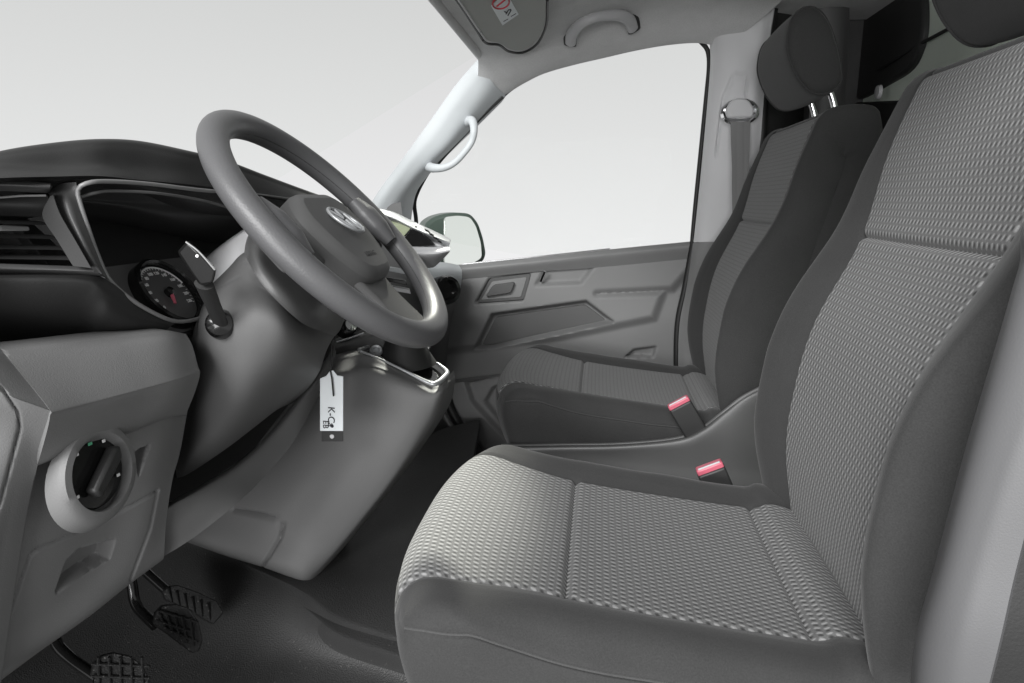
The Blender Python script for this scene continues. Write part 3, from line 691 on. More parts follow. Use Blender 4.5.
buckle((696, 472), (723, 462), (738, 490), (712, 500), 1.125, 'belt buckle with red button half hidden behind the driver seat cushion', -1)

# near door pillar, lower right
dp = thing('door_pillar', P(980, 560, .5), 'light grey door pillar trim at the right edge beside the driver seat', 'pillar trim')
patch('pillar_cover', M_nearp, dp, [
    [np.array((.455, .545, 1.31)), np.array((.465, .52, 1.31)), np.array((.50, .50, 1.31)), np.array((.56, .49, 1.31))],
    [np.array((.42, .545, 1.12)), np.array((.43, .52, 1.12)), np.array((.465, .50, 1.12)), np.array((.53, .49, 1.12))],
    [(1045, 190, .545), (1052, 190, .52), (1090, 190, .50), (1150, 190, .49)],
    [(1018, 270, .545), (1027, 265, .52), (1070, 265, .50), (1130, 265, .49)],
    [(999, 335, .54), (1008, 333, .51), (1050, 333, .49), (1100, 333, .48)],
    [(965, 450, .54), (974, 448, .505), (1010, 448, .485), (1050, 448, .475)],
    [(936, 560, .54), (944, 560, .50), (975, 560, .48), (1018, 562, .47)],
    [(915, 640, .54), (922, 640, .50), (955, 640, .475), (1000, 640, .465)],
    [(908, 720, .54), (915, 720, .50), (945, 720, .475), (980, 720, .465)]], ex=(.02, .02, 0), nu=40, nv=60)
patch('door_seal', M_black, dp, [
    [np.array((.56, .485, 1.31)), np.array((.60, .475, 1.31))], [np.array((.53, .485, 1.12)), np.array((.57, .475, 1.12))],
    [(1130, 265, .485), (1200, 265, .475)], [(1050, 448, .48), (1120, 448, .47)], [(1016, 562, .475), (1090, 562, .465)], [(998, 640, .47), (1080, 640, .46)], [(978, 722, .47), (1050, 722, .46)]], ex=(.02, .02, 0), nu=10, nv=30)

# ================================================================== DASHBOARD
da = thing('dashboard', (-.6, .85, .5), 'dark and grey dashboard with air vent, instrument hood and lower panels', 'dashboard')
cz = [(-1.10, .88), (-.70, .925), (-.63, .93), (-.61, .86), (-.61, .62), (-.70, .50), (-1.10, .50)]
slab('core', M_dark, da, [np.array((x, .46, z)) for x, z in cz], (0, 1.58, 0), .01)
slab('end_cap', M_grey, da, [np.array((x, .425, z)) for x, z in ((-1.12, .44), (-.60, .44), (-.515, .60), (-.505, .84), (-.60, .965), (-1.12, .90))], (0, .035, 0), .01)
hr0 = [(-60, 168, .52), (0, 151, .57), (55, 142.5, .62), (100, 139, .66), (140, 141, .72), (185, 150, .78), (225, 160, .85), (265, 175, .92), (300, 188, 1.0), (345, 204, 1.1), (390, 220, 1.25)]
def sh(row, dy, dY): return [(a, b+d, Y+dY) for (a, b, Y), d in zip(row, dy)]
patch('instrument_hood', M_dark, da, [
    sh(hr0, [3]*11, .03), hr0, sh(hr0, [4, 6, 8, 8, 8, 8, 7, 5, 4, 3, 2], -.012),
    sh(hr0, [9, 18, 25, 26, 26, 22, 16, 12, 8, 4, 3], -.025),
    sh(hr0, [14, 27, 34, 37, 39, 34, 29, 21, 14, 8, 4], -.04)], ex=(-.14, 0, -.03), nu=100, nv=40, feats=[('line', [(0, 166), (75, 170), (110, 168), (140, 172)], -.003, 3)])
# recess behind rim
patch('hood_underside', M_dark, da, [
    sh(hr0, [14, 27, 35, 38, 40, 35, 30, 22, 15, 9, 5], -.03), sh(hr0, [26, 36, 42, 46, 50, 52, 48, 34, 22, 14, 8], -.02), sh(hr0, [60, 70, 70, 72, 74, 74, 74, 60, 40, 25, 12], .08)], ex=(-.03, .0, -.02), nu=60, nv=16)
# rim of the cluster opening
rimp = [(375, 208.5, 1.14), (330, 203, 1.02), (290, 198.5, .93), (255, 194, .85), (205, 190.5, .76), (150, 184, .68), (112, 181.5, .63), (90, 182.5, .605), (78, 189, .60), (80, 203, .60), (88, 228, .60), (98, 256, .605), (109, 279, .61), (128, 297, .625), (150, 311, .65), (172, 320.5, .68), (188, 321, .71), (204, 317, .75)]
tube('opening_rim', M_satin, da, [P(*q) for q in rimp], [.0010]*8+[.0022]*10, n=160, k=10)
tube('inner_rim', M_col, da, [P(*q) for q in ((81, 197, .61), (95, 193, .62), (115, 191, .645), (160, 193.5, .70), (205, 201, .77), (235, 210, .83))], .0016, n=60, k=8)
# bezel between vent and cluster
patch('cluster_bezel', M_mid, da, [
    [(47, 192, .60), (60, 184, .60), (76, 182, .60)],
    [(56, 205, .59), (66, 200, .588), (79.5, 203, .60)],
    [(70, 232, .585), (78, 229, .583), (89, 232, .60)],
    [(86, 262, .585), (93, 259, .583), (101, 263, .605)],
    [(96, 273, .59), (102, 274, .588), (110, 281, .61)]], ex=(-.02, .026, 0), nu=16, nv=40)
patch('vent_frame', M_matte, da, [
    [(50, 196, .575), (53, 195, .577)], [(42.5, 216, .572), (60, 214, .575)], [(57, 240, .57), (75, 240, .573)], [(73, 266, .568), (91, 268, .573)]], ex=(-.012, .016, 0), nu=8, nv=30)
patch('vent_lip', M_mid, da, [
    [(-60, 180, .51), (0, 179, .55), (50, 183, .58)], [(-60, 186, .50), (0, 185, .54), (50, 187, .57)], [(-60, 191, .51), (0, 191, .55), (47, 193, .58)]], ex=(-.02, .026, 0), nu=24, nv=10)
av = patch('air_vent', M_dark, da, [
    [(-60, 193, .53), (0, 193, .565), (47, 195, .59)], [(-60, 205, .525), (0, 206, .56), (52, 208, .59)], [(-60, 216, .53), (0, 216, .57), (40, 217, .59)]], ex=(-.02, .01, 0), nu=24, nv=12)
tube('vent_edge', M_satin, da, [P(-60, 200, .52), P(0, 197.5, .555), P(20, 196, .565), P(46, 195.5, .575)], .0010, n=20, k=8)
patch('vent_cavity', M_black, da, [[(-60, 214, .60), (0, 214, .63), (70, 214, .66)], [(-60, 266, .60), (0, 266, .63), (90, 266, .66)]], ex=(-.02, .01, 0), nu=6, nv=6)
for k, yy in enumerate((222, 236, 247, 257)):
    xr = 40+(yy-216)*.78
    patch('vent_slat', M_mid, da, [[(-60, yy-3, .545), (0, yy-1.5, .575), (xr, yy, .60)], [(-60, yy+1.5, .53), (0, yy+2, .565), (xr+3, yy+3, .595)]], ex=(-.012, .004, .001), nu=14, nv=5)
slab('vent_tab', M_col, da, [P(*q) for q in ((0, 225, .555), (30, 226, .575), (31, 231, .572), (0, 231, .552))], (-.006, 0, 0), .0015)
patch('ledge', M_col, da, [
    [(-60, 262, .50), (0, 264, .545), (50, 265.5, .575), (92, 267, .595)], [(-60, 267, .49), (0, 268.5, .535), (50, 269.5, .565), (95, 271, .59)], [(-60, 274, .50), (0, 274.5, .545), (50, 275, .575), (103, 276, .60)]], ex=(-.04, .01, 0), nu=40, nv=12)
patch('storage_flap', M_dark, da, [
    [(-60, 274, .49), (0, 275, .535), (50, 275, .565), (92, 276, .59), (112, 283, .605), (140, 305, .64), (175, 323, .685)],
    [(-60, 281, .475), (0, 281, .52), (50, 281, .55), (88, 284, .575), (105, 294, .59), (135, 314, .63), (170, 327, .68)],
    [(-60, 315, .49), (0, 315, .535), (50, 314, .565), (85, 315, .59), (105, 320, .60), (130, 328, .63), (165, 332, .68)],
    [(-60, 352, .54), (0, 350, .58), (50, 347, .61), (85, 344, .64), (105, 342, .655), (130, 340, .68), (165, 338, .72)]], ex=(-.02, .02, 0), nu=80, nv=40)
# lower left panels
patch('upper_panel', M_grey, da, [
    [(5, 350, .50), (60, 343.5, .54), (120, 336, .60), (165, 331, .645), (186, 334, .68)],
    [(12, 362, .488), (66, 357, .53), (125, 347, .585), (168, 341, .63), (192, 345, .665)],
    [(48, 407, .475), (88, 397, .515), (140, 384, .57), (176, 374, .615), (198, 366, .66)],
    [(50, 416, .475), (91, 405, .515), (142, 391, .57), (178, 381, .615), (200, 374, .66)],
    [(46, 435, .48), (89, 420, .52), (138, 405, .575), (175, 395, .62), (195, 392, .67)],
    [(38, 463, .49), (84, 445, .53), (130, 430, .585), (165, 416, .63), (187, 412, .68)],
    [(37, 466, .51), (84, 448, .55), (130, 433, .605), (165, 419, .65), (187, 415, .70)]], ex=(-.04, .02, 0), nu=70, nv=70, ang=60)
patch('end_panel', M_grey, da, [
    [(-70, 350, .45), (-30, 350, .47), (-8, 350, .49), (5, 350, .506)],
    [(-70, 352, .43), (-30, 358, .455), (-4, 360, .475), (12, 362, .490)],
    [(-70, 370, .42), (-20, 380, .445), (15, 395, .46), (48, 407, .477)],
    [(-70, 380, .42), (-20, 395, .445), (18, 405, .46), (50, 416, .477)],
    [(-70, 430, .43), (-20, 440, .455), (15, 445, .47), (38, 463, .492)],
    [(-70, 520, .43), (-20, 540, .455), (5, 545, .48), (22, 545, .50)],
    [(-70, 640, .44), (-40, 670, .46), (-15, 690, .49), (0, 690, .51)]], ex=(-.03, .03, 0), nu=60, nv=80, ang=60,
    feats=[('line', [(-20, 372), (2, 388), (18, 412), (20, 428), (0, 505), (-20, 540)], .004, 1.3)], fdir=(-.7, .7, 0))
patch('lower_panel', M_grey, da, [
    [(35, 462, 0.514), (84, 444, 0.554), (130, 428, 0.609), (165, 414, 0.654), (188, 408, 0.704)],
    [(28, 500, 0.509), (75, 490, 0.549), (122, 470, 0.604), (158, 458, 0.644), (180, 452, 0.694)],
    [(18, 560, 0.509), (62, 543, 0.549), (112, 515, 0.604), (150, 492, 0.644), (172, 482, 0.684)],
    [(4, 630, 0.514), (48, 605, 0.554), (98, 570, 0.604), (140, 540, 0.644), (166, 523, 0.684)],
    [(-6, 676, 0.524), (45, 642, 0.564), (92, 610, 0.604), (132, 579, 0.649), (164, 556, 0.689)],
    [(-12, 690, 0.574), (42, 650, 0.604), (90, 616, 0.634), (130, 584, 0.674), (162, 560, 0.714)]], ex=(-.04, .02, .0), nu=200, nv=150, ang=60, fdir=(-.9, .3, 0),
    feats=[('line', [(158, 491), (120, 512), (60, 540), (38, 549), (30, 556), (-4, 655)], .004, 1.2), ('line', [(158, 491), (150, 530), (131, 580)], .004, 1.2),
           ('poly', [(57, 591), (67, 563), (80, 550), (114, 541), (109, 558), (85, 572)], .022, 4),
           ('poly', [(136, 452), (150, 445), (139, 475)], .018, 2.5)])
sw = thing('light_switch', P(103, 472, .535), 'round rotary light switch with a pale ring on the lower dashboard', 'switch')
nsw = np.array((sin(1.475), -.03, cos(1.475)))
sc_ = P(103, 472, .535)
bk = P(76, 500, .56)-sc_; bkn = -nsw*.055
lathe('switch_housing', M_grey, sw, sc_, nsw, [(.0455, -.019), (.0455, -.012), (.0452, -.006), (.0445, -.004), (.0425, 0), (.036, .001), (.0335, -.002), (.033, -.012), (0, -.012)], shear=(.0, -.03, .50), ang=50)
dsk = lathe('switch_dial', M_gloss, sw, sc_+nsw*(-.009), nsw, [(.0335, -.006), (.0335, 0), (.032, .002), (0, .003)])
s_, t_, n_ = frame(nsw)
def sp_(a, b, h=0): return sc_+s_*a+t_*b+n_*h
g1 = [sp_(*q, .0) for q in ((-.008, -.027), (.006, -.029), (.020, .018), (.012, .026), (.002, .022))]
slab('switch_grip', M_dark, sw, [sp_(x, y, -.005) for x, y in ((-.021, -.010), (-.014, -.020), (.020, .006), (.020, .019), (.012, .018))], n_*.012, .003)
for a, b, mt, wd in ((-.018, .024, M_print, .003), (-.002, .028, M_greenprint, .005), (.014, .025, M_print, .004), (.024, .013, M_print, .003), (.0225, -.012, M_print, .0045), (-.027, -.012, M_print, .003)):
    box('switch_symbol', mt, dsk, sp_(a, b, -.005), (s_, t_, n_), (wd, .003, .0008), .0004, 1)
# knee bar
patch('knee_bar', M_col, da, [
    [(150, 519, .695), (172, 503, .715), (201, 487, .755), (241, 461, .825), (273, 430, .895), (305, 390, .965), (334, 348, 1.035)],
    [(150, 522, .685), (173, 507, .705), (202, 491, .745), (243, 465, .815), (275, 434, .885), (307, 394, .955), (336, 352, 1.03)],
    [(149, 545, .690), (182, 525, .712), (219, 498, .755), (254, 471, .822), (283, 440, .888), (309, 403, .955), (333, 362, 1.035)],
    [(147, 566, .695), (190, 540, .72), (235, 505, .765), (264, 477, .83), (291, 445, .892), (311, 411, .96), (330, 371, 1.04)]], ex=(-.03, .055, -.02), nu=60, nv=20, ang=30)
# black slab put in for the shade of the slot under the column
slab('under_dash_shade', M_black, da, [P(*q) for q in ((165, 400, .82), (333, 334, 1.10), (322, 362, 1.10), (250, 455, .96), (176, 503, .84), (160, 500, .82))], (-.03, .03, 0), .002)

# instrument cluster
ic = thing('instrument_cluster', P(165, 290, .75), 'instrument cluster with a round speedometer inside the dark hood', 'instrument cluster')
th = .929; ni = np.array((sin(th), -.02, cos(th))); ci_ = P(170, 292, .74); si, ti, ni = frame(ni)
def ip(a, b, h=0): return ci_+si*a+ti*b+ni*h
slab('cluster_face', M_col, ic, [ip(a, b, -.010) for a, b in ((-.115, -.048), (-.115, .050), (.28, .050), (.28, -.048))], -ni*.01, .001)
slab('cluster_backing', M_dark, ic, [ip(a, b, -.012) for a, b in ((-.118, -.052), (-.118, .20), (.36, .20), (.36, -.052))], -ni*.01, .001)
gb = lathe('dial_ring', M_gloss, ic, ci_, ni, [(.046, -.010), (.045, .004), (.042, .006), (.0395, .004), (.039, -.004), (.0, -.004)], up=(0, 0, 1))
dl = lathe('speedometer_dial', M_mid, ic, ci_, ni, [(.0385, -.0045), (.0385, -.003), (0, -.003)])
tube('scale_arc', M_print, dl, [ip(.0365*cos(a), .0365*sin(a), -.002) for a in np.linspace(radians(170), radians(15), 24)], .0010, n=60, k=6)
for k in range(12):
    a = radians(215-k*22.5)
    text('scale_number', M_print, dl, str(k*20), ip(.0285*cos(a), .0285*sin(a), -.0022), si, ti, .0058)
for k in range(34):
    a = radians(218-k*7.5); tube('scale_tick', M_print, dl, [ip(.0335*cos(a), .0335*sin(a), -.0025), ip(.036*cos(a), .036*sin(a), -.0025)], .0004, n=3, k=4)
tube('needle', M_red, dl, [ip(0, 0, .001), ip(-.007, -.016, .001)], [.0026, .0016], n=8, k=8)
lathe('needle_cap', M_gloss, dl, ip(0, 0, -.003), ni, [(.006, 0), (.006, .006), (0, .007)], k=24)
dsp = slab('info_display', M_gloss, ic, [ip(a, b, -.0095) for a, b in ((-.112, .033), (-.066, .033), (-.060, -.020), (-.100, -.020))], ni*.003, .001)
for a, b in ((-.088, .016), (-.084, .0), (-.08, -.010)): box('display_symbol', M_pill, dsp, ip(a, b, -.006), (si, ti, ni), (.008, .003, .0005), .0002, 1)
tube('display_frame', M_pill, dsp, [ip(-.112, .033, -.006), ip(-.067, .033, -.006), ip(-.060, -.020, -.006)], .0006, n=14, k=6)

# centre console
cc = thing('center_console', P(380, 450, 1.12), 'grey centre console with chrome framed gear opening', 'console')
patch('console_body', M_grey, cc, [
    [(325, 360, 1.13), (345, 355, 1.13), (366, 355, 1.13), (400, 370, 1.13), (430, 384, 1.13), (442, 382, 1.14), (448, 377, 1.19)],
    [(324, 364, 1.12), (344, 359, 1.12), (366, 358, 1.12), (400, 373, 1.12), (430, 388, 1.12), (442, 387, 1.13), (448.5, 381, 1.19)],
    [(285, 382, 1.12), (338, 374, 1.09), (366, 374, 1.09), (398, 386, 1.09), (428, 398, 1.10), (441, 396, 1.12), (449, 390, 1.19)],
    [(262, 415, 1.11), (320, 412, 1.08), (350, 416, 1.08), (382, 422, 1.08), (412, 430, 1.09), (428, 428, 1.12), (441, 418, 1.20)],
    [(215, 462, 1.09), (295, 468, 1.065), (325, 475, 1.06), (352, 480, 1.06), (380, 486, 1.075), (393, 482, 1.10), (402, 475, 1.18)],
    [(190, 508, 1.07), (258, 520, 1.045), (285, 530, 1.04), (312, 538, 1.04), (336, 543, 1.055), (348, 539, 1.08), (356, 533, 1.15)],
    [(180, 534, 1.05), (228, 550, 1.03), (262, 562, 1.02), (290, 572, 1.02), (306, 577, 1.03), (317, 575, 1.06), (325, 570, 1.12)],
    [(176, 538, 1.09), (226, 556, 1.07), (262, 567, 1.06), (290, 577, 1.06), (305, 580, 1.06), (317, 578, 1.09), (325, 573, 1.14)]], ex=(0, .05, -.0), nu=120, nv=110, ang=60,
    feats=[('line', [(233, 509), (255, 513), (274, 519), (283, 526), (280, 538), (263, 566)], .007, 1.3)])
slab('gear_opening', M_gloss, cc, [P(*q) for q in ((362, 353, 1.135), (432, 383, 1.125), (446, 372, 1.20), (425, 356, 1.24), (385, 343, 1.22))], (0, 0, -.01), .001)
tube('opening_trim', M_silver, cc, [P(*q) for q in ((360, 351, 1.12), (380, 359, 1.118), (405, 371, 1.115), (428, 382.5, 1.113), (436, 383.5, 1.116), (444, 377.5, 1.15), (447, 372, 1.175), (440, 365.5, 1.20), (427, 357, 1.22))], [.002, .002, .0022, .003, .0045, .005, .0045, .003, .002], n=90, k=10)
tube('cup_trim', M_silver, cc, [P(*q) for q in ((359, 350, 1.14), (368, 347, 1.17), (380, 345, 1.2), (384, 352, 1.19), (386, 360, 1.16))], .0035, n=30, k=8)
lathe('socket_ring', M_silver, cc, P(376, 352, 1.16), (.3, -.6, .7), [(.010, 0), (.012, .004), (.010, .008), (.007, .006), (.006, -.004), (0, -.004)], k=24)
patch('heater_panel', M_mid, cc, [[(330, 342, 1.20), (345, 337, 1.20), (372, 328, 1.2), (400, 322, 1.2)], [(331, 347, 1.17), (346, 343, 1.17), (374, 335, 1.17), (400, 332, 1.17)], [(326, 358, 1.17), (345, 353, 1.17), (374, 348, 1.17), (400, 350, 1.17)]], ex=(0, .04, 0), nu=20, nv=12)
tube('heater_trim', M_silver, cc, [P(337, 342, 1.175), P(350, 338, 1.175), P(364, 333, 1.175)], .0018, n=12, k=8)
lathe('heater_knob', M_gloss, cc, P(344, 330, 1.20), (.6, -.5, .5), [(.018, 0), (.017, .018), (.015, .02), (0, .02)], k=28)
lathe('heater_knob', M_chrome, cc, P(349, 327, 1.19), (.6, -.5, .5), [(.012, 0), (.011, .01), (0, .012)], k=28)
gl = thing('gear_lever', P(410, 365, 1.18), 'black gear lever and gaiter rising from the console opening', 'gear lever')
lathe('gaiter', M_black, gl, P(407, 366, 1.18), (-.1, 0, 1), [(.055, 0), (.045, .02), (.040, .035), (.030, .06), (.022, .075), (.012, .09), (0, .095)], k=28)
tube('shaft', M_chrome, gl, [P(422, 362, 1.19), P(429, 345, 1.19), P(431, 335, 1.19)], .004, n=10)
lathe('gear_knob', M_dark, gl, P(402, 322, 1.18), (-.1, 0, 1), [(.0, -.02), (.016, -.016), (.022, 0), (.024, .014), (.018, .026), (0, .03)], k=28)

# centre screen unit and passenger side dash
su = thing('screen_unit', P(410, 235, 1.45), 'centre screen unit with pale frame seen through the steering wheel', 'screen')
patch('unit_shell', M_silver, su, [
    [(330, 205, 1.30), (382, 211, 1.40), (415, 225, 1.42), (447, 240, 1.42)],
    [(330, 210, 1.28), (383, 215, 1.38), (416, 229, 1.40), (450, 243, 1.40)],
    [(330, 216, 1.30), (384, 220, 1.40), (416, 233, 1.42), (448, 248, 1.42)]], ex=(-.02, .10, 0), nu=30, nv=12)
patch('unit_face', M_pill, su, [[(380, 218, 1.42), (415, 224, 1.43), (448, 244, 1.43)], [(390, 236, 1.42), (418, 240, 1.43), (448, 250, 1.43)], [(400, 256, 1.42), (425, 256, 1.43), (446, 256, 1.43)]], ex=(-.02, .08, 0), nu=20, nv=12)
pslab('screen_glass', M_gloss, su, [(415, 226), (434.5, 245), (410, 247), (404, 238)], 1.405, (0, .01, 0), 0, .0006)
pslab('painted_screen_reflection', plastic('olive_reflection', (.30, .33, .22), .25, bump=0), su, [(388, 220), (413, 225.5), (403, 237)], 1.406, (0, .01, 0), 0, .0006)  # olive plate paints the greenish reflection beside the screen
for k in range(4):
    x0, y0 = 424+k*4.1, 228.5+k*3.6
    pslab('vent_slat', M_gloss, su, [(x0, y0), (x0+4.5, y0+2.2), (x0+6.0, y0+4.6), (x0+1.5, y0+2.6)], 1.398, (0, .006, 0), 0, .0004)
patch('unit_lip', M_lt, su, [[(405, 247, 1.39), (430, 247.5, 1.39), (449, 247, 1.39)], [(412, 254, 1.37), (434, 254, 1.37), (450, 251, 1.38)], [(424, 263, 1.40), (434, 264, 1.40), (446, 256, 1.40)], [(426, 268, 1.42), (434, 267, 1.42), (442, 260, 1.42)]], ex=(-.02, .08, 0), nu=20, nv=16)
pu = thing('passenger_fascia', P(440, 275, 1.9), 'grey dashboard end in front of the passenger door, sun glare painted pale', 'dashboard trim')
patch('fascia_shell', M_white, pu, [  # pale colour paints sun glare on the grey dash end
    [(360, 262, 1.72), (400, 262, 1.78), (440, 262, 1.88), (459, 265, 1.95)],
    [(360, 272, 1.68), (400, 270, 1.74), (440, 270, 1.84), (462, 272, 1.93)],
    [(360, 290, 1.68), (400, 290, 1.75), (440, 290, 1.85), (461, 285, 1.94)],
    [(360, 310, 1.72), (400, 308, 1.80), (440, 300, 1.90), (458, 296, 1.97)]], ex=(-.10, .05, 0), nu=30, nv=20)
slab('lower_body', M_mid, pu, [np.array((x, 1.42, z)) for x, z in ((-1.0, .88), (-.60, .90), (-.50, .86), (-.47, .70), (-.50, .52), (-.62, .44), (-1.0, .44))], (0, .60, 0), .012)
lathe('round_vent', M_gloss, pu, P(447, 290, 1.80), (.7, -.7, .1), [(.036, -.04), (.040, 0), (.036, .012), (.028, .010), (.024, -.01), (0, -.012)], k=32)
patch('glovebox', M_mid, pu, [
    [(330, 300, 1.70), (400, 302, 1.78), (440, 303, 1.85), (457, 298, 1.95)], [(330, 330, 1.68), (400, 330, 1.75), (436, 330, 1.83), (450, 330, 1.94)], [(330, 380, 1.72), (400, 380, 1.80), (430, 380, 1.88), (444, 385, 1.98)]], ex=(-.15, .05, 0), nu=30, nv=20)
for k, (a, b) in enumerate(((395, 266), (392, 276), (396, 285))):
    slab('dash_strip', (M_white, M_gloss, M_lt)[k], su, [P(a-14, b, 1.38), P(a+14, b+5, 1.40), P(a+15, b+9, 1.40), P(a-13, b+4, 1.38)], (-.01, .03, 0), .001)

# ================================================================== STEERING COLUMN
sc = thing('steering_column', P(250, 360, .80), 'smooth grey steering column shroud behind the wheel', 'steering column')
patch('column_shroud', M_col, sc, [
    [(196, 312, .86), (208, 296, .78), (230, 272, .76), (252, 255, .76), (285, 262, .78), (320, 290, .84), (345, 320, .92)],
    [(190, 326, .84), (204, 308, .74), (232, 286, .72), (256, 284, .715), (285, 300, .735), (312, 320, .80), (333, 338, .90)],
    [(181, 344, .83), (200, 330, .715), (232, 316, .69), (262, 316, .69), (288, 330, .71), (310, 345, .78), (326, 352, .90)],
    [(184, 385, .83), (200, 372, .72), (230, 362, .695), (260, 360, .70), (286, 362, .73), (306, 366, .80), (320, 370, .91)],
    [(182, 425, .83), (196, 416, .74), (222, 405, .715), (250, 396, .72), (275, 388, .76), (295, 385, .84), (310, 386, .93)],
    [(176, 455, .83), (188, 455, .76), (210, 442, .74), (236, 428, .75), (262, 412, .79), (283, 402, .87), (300, 396, .95)],
    [(172, 478, .87), (184, 476, .81), (204, 464, .79), (230, 446, .80), (256, 426, .84), (277, 410, .90), (294, 402, .97)]], ex=(-.04, .06, 0), nu=90, nv=90, ang=60,
    feats=[('line', [(247, 262), (262, 288), (296, 322), (333, 337)], .003, 1.2), ('line', [(205, 296), (240, 276), (262, 290)], .0015, 1.0)])
patch('column_collar', M_mid, sc, [
    [(250, 228, .86), (258, 240, .77), (275, 262, .755), (300, 285, .765), (325, 305, .80), (345, 318, .90)],
    [(246, 238, .84), (252, 250, .74), (270, 275, .715), (296, 300, .725), (322, 320, .77), (340, 330, .88)],
    [(244, 250, .83), (249, 262, .73), (264, 287, .705), (298, 320, .71), (320, 331, .76), (335, 336, .87)]], ex=(-.03, .05, 0), nu=50, nv=24)
patch('upper_shroud', M_pill, sc, [
    [(200, 268, .84), (214, 254, .82), (232, 240, .82), (250, 228, .84)], [(205, 285, .82), (220, 270, .80), (236, 256, .80), (250, 246, .82)], [(208, 300, .82), (224, 286, .79), (240, 270, .78), (254, 262, .80)]], ex=(-.02, .03, 0), nu=20, nv=12)
# stalk
st = thing('wiper_stalk', P(222, 324, .67), 'black control stalk rising from the steering column', 'stalk')
lathe('stalk_boot', M_gloss, st, P(221, 324, .690), (.35, -.85, .25), [(.017, -.01), (.016, .003), (.013, .010), (.006, .013), (0, .014)], k=32)
tube('stalk_arm', M_dark, st, [P(220, 322, .682), P(213, 305, .66), (P(204, 284, .635))], [.0075, .0075, .0085], n=20, flat=(1.2, .8))
slab('stalk_paddle', M_gloss, st, [P(*q) for q in rnd([(177, 252, 3), (187, 241, 3), (199, 252, 3), (216, 271, 3), (213, 284, 4), (200, 286, 4), (190, 272, 4)], 3) for q in [(q[0], q[1], .625)]], (-.012, .022, .0), .004)
tube('paddle_edge', M_satin, st, [P(186, 242, .624), P(199, 252, .624), P(215, 270, .624)], .0010, n=16, k=8)
lathe('paddle_dot', M_print, st, P(197, 256, .624), (.2, -1, .2), [(.0016, 0), (0, .001)], k=12)

# ================================================================== STEERING WHEEL
WC = np.array((-.334, .85, .913)); TH = .822; RR = .1765
wt = np.array((-cos(TH), 0, sin(TH))); wsd = np.array((0, 1.0, 0)); wn = np.array((sin(TH), 0, cos(TH)))
def wp(s, t, n=0): return WC+wsd*s+wt*t+wn*n
sw_ = thing('steering_wheel', WC, 'grey leather steering wheel in front of the instrument hood', 'steering wheel')
ring = []
for a in np.linspace(0, 2*pi, 49)[:-1]:
    r = RR; t = r*cos(a); s_2 = r*sin(a)
    ring.append(wp(s_2, t))
tube('rim', M_rim, sw_, ring, .0178, n=160, k=28, closed=True, flat=(1, .92), ref=wn)
def wslab(name, mat, parent, st_, n0, n1, r=.01, bevel=.004):
    q = rnd(st_, r); return slab(name, mat, parent, [wp(a[0], a[1], n0) for a in q], wn*(n1-n0), bevel)
tube('rim_seam', M_dark, sw_, [wp((RR-.0168)*sin(a), (RR-.0168)*cos(a), .002) for a in np.linspace(0, 2*pi, 49)[:-1]], .0009, n=120, k=6, closed=True)
hubp = wslab('airbag_cover', M_hub, sw_, [(-.084, .022), (-.058, .056), (.058, .056), (.084, .022), (.078, -.034), (.044, -.084), (-.044, -.084), (-.078, -.034)], -.040, .012, .028, .013)
wslab('hub_back', M_dark, sw_, [(-.07, .04), (.07, .04), (.06, -.06), (-.06, -.06)], -.08, -.034, .02, .008)
for sg in (-1, 1):
    q = [wp(sg*a, b, n) for a, b, n in ((.060, .012, -.008), (.12, .010, -.010), (.172, .012, -.006))]
    tube('spoke', M_hub, sw_, q, [.030, .024, .026], n=24, k=16, flat=(1, .42), ref=wn) if False else None
    slab('spoke', M_hub, sw_, [wp(sg*a, b, -.012) for a, b in rnd([(.05, .026), (.12, .016), (.156, .028), (.158, -.032), (.12, -.026), (.05, -.040)], .01)], -wn*.016, .005)
    tube('thumb_rest', M_rim, sw_, [wp(sg*.150, b, .002) for b in (.045, .02, -.01, -.035)], [.012, .020, .020, .012], n=20, k=14, flat=(1, .8), ref=wn)
slab('lower_spoke', M_hub, sw_, [wp(a, b, -.022) for a, b in rnd([(-.05, -.06), (.05, -.06), (.040, -.11), (.052, -.165), (-.052, -.165), (-.040, -.11)], .012)], wn*.014, .005)
text('airbag_lettering', M_dark, hubp, 'AIRBAG', wp(.0, -.052, .0122), -wsd if 0 else wsd, wt, .011, .0002)
# emblem
et = np.array((-cos(.60), 0, sin(.60)))
ec = lambda a, b, h=.018: wp(0, .0, h)+wsd*a*.84+et*b*.84
em = tube('emblem', M_silver, hubp, [ec(.030*cos(t), .030*sin(t)) for t in np.linspace(0, 2*pi, 25)[:-1]], .0022, n=60, k=10, closed=True)
for q in (((-.012, .026), (0, .004), (.012, .026)), ((-.024, .014), (-.011, -.024), (0, -.001), (.011, -.024), (.024, .014))):
    for a, b in zip(q[:-1], q[1:]): tube('emblem_letter', M_silver, em, [ec(*a), ec(*b)], .0019, n=4, k=8)

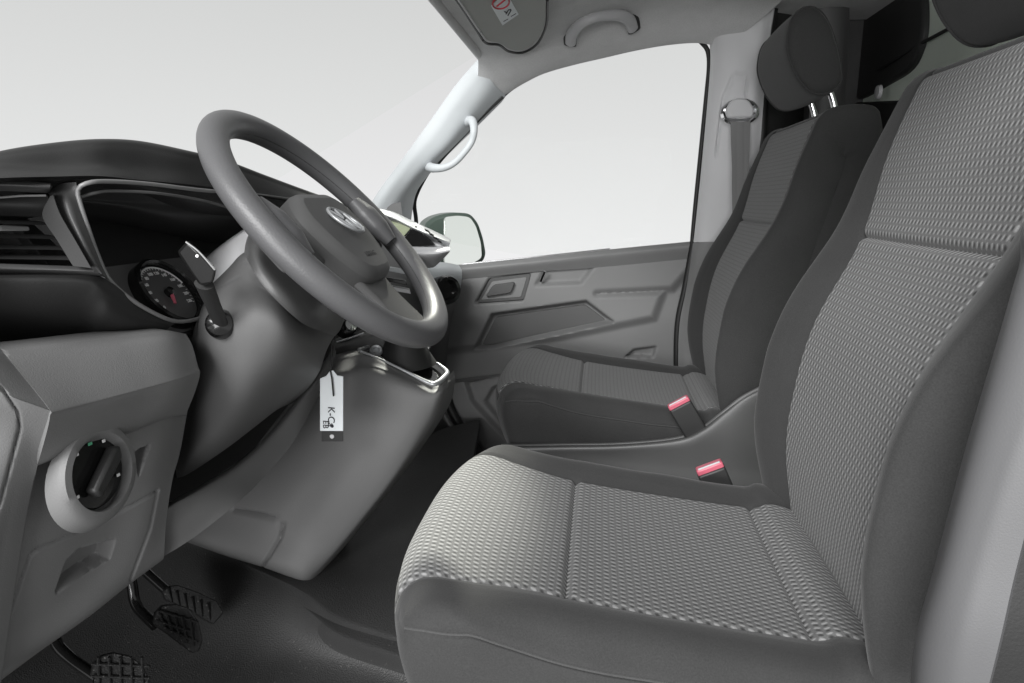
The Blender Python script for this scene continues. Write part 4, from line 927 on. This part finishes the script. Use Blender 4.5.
# ================================================================== KEY TAG
kt = thing('key_tag', P(331, 340, .93), 'white paper key tag hanging by a cord below the steering column', 'key tag')
YT = .93
tube('cord', M_black, kt, [P(332, 335, YT), P(331.5, 350, YT), P(330.5, 368, YT), P(332, 380, YT-.004), P(333.5, 396, YT-.004)], .0012, n=24, k=8)
tube('cord', M_black, kt, [P(335, 336, YT), P(334, 352, YT), P(331.5, 368, YT)], .0010, n=24, k=8)
tg = slab('tag_label', M_paper, kt, [P(*q, YT) for q in ((320, 378.5), (326, 376), (330, 371), (333, 370.5), (337, 375.5), (343, 376.5), (343, 431), (320, 431))], (0, .0015, 0), .0003)
slab('tag_foot', M_dark, kt, [P(*q, YT+.001) for q in ((321.5, 430), (343, 430), (343, 441.5), (321.5, 441.5))], (0, .0015, 0), .0003)
lathe('tag_rivet', M_pill, kt, P(332, 436.5, YT), (0, -1, 0), [(.0035, 0), (.003, .001), (0, .0012)], k=16)
up = P(332, 380, YT)-P(332, 430, YT); rt = P(342, 400, YT)-P(322, 400, YT)
text('tag_writing', M_ink, tg, 'K-Ca', P(331, 417, YT-.001), -up, rt, .0150)
text('tag_writing', M_ink, tg, 'EB', P(325.5, 424.5, YT-.001), -up, rt, .0120)
lathe('tag_dot', M_ink, tg, P(332, 426, YT-.0004), (0, -1, 0), [(.0028, 0), (0, .0006)], k=16)

# ================================================================== PEDALS
def pedal(name, label, pad, Y, arm, treads, grid):
    t = thing(name, P(pad[0][0], pad[0][1], Y), label, 'pedal')
    o = slab('pad', M_pedal, t, [P(a, b, Y+(c if len(q) > 2 else 0)) for q in pad for a, b, c in [(q[0], q[1], q[2] if len(q) > 2 else 0)]], (-.012, .012, -.008), .003)
    for a, b in treads: tube('tread_rib', M_pedal, o, [P(a[0], a[1], Y-.004), P(b[0], b[1], Y-.001)], .0018, n=4, k=6)
    if arm: tube('arm', M_gloss, t, [P(*q) for q in arm], .008, n=30, k=12)
    return t
pedal('accelerator_pedal', 'black ribbed accelerator pedal, furthest right of the pedals', [(162, 591), (170, 586), (178, 585), (198, 592), (217, 601), (224, 613), (214, 625), (203, 619), (191, 611), (165, 600)], .99, [(120, 540, 1.02), (140, 566, 1.01), (168, 592, 1.0)],
      [((168+i*8, 588+i*3.0), (172+i*7.6, 602+i*3.6)) for i in range(6)], 0)
pedal('brake_pedal', 'black brake pedal with studded pad beside the accelerator', [(152, 624), (156, 612), (163, 605), (176, 604), (189, 608), (199, 622), (203, 640), (200, 651), (193, 654), (180, 644), (164, 632)], .86, [(128, 560, .90), (132, 585, .89), (137, 606, .88), (156, 626, .865)],
      [((158+i*8, 610+i*2), (166+i*7, 630+i*4)) for i in range(5)]+[((156, 620), (194, 632)), ((160, 611), (198, 622)), ((164, 628), (198, 642))], 1)
pedal('clutch_pedal', 'black clutch pedal with grid pad at the bottom left', [(90, 676), (93, 664), (101, 656), (114, 653), (130, 656), (142, 665), (149, 678), (152, 700), (95, 710)], .73, [(50, 610, .78), (55, 640, .76), (70, 658, .75), (98, 678, .735)],
      [((98+i*11, 657), (100+i*11, 700)) for i in range(5)]+[((92, 664+i*12), (150, 666+i*12)) for i in range(4)], 1)
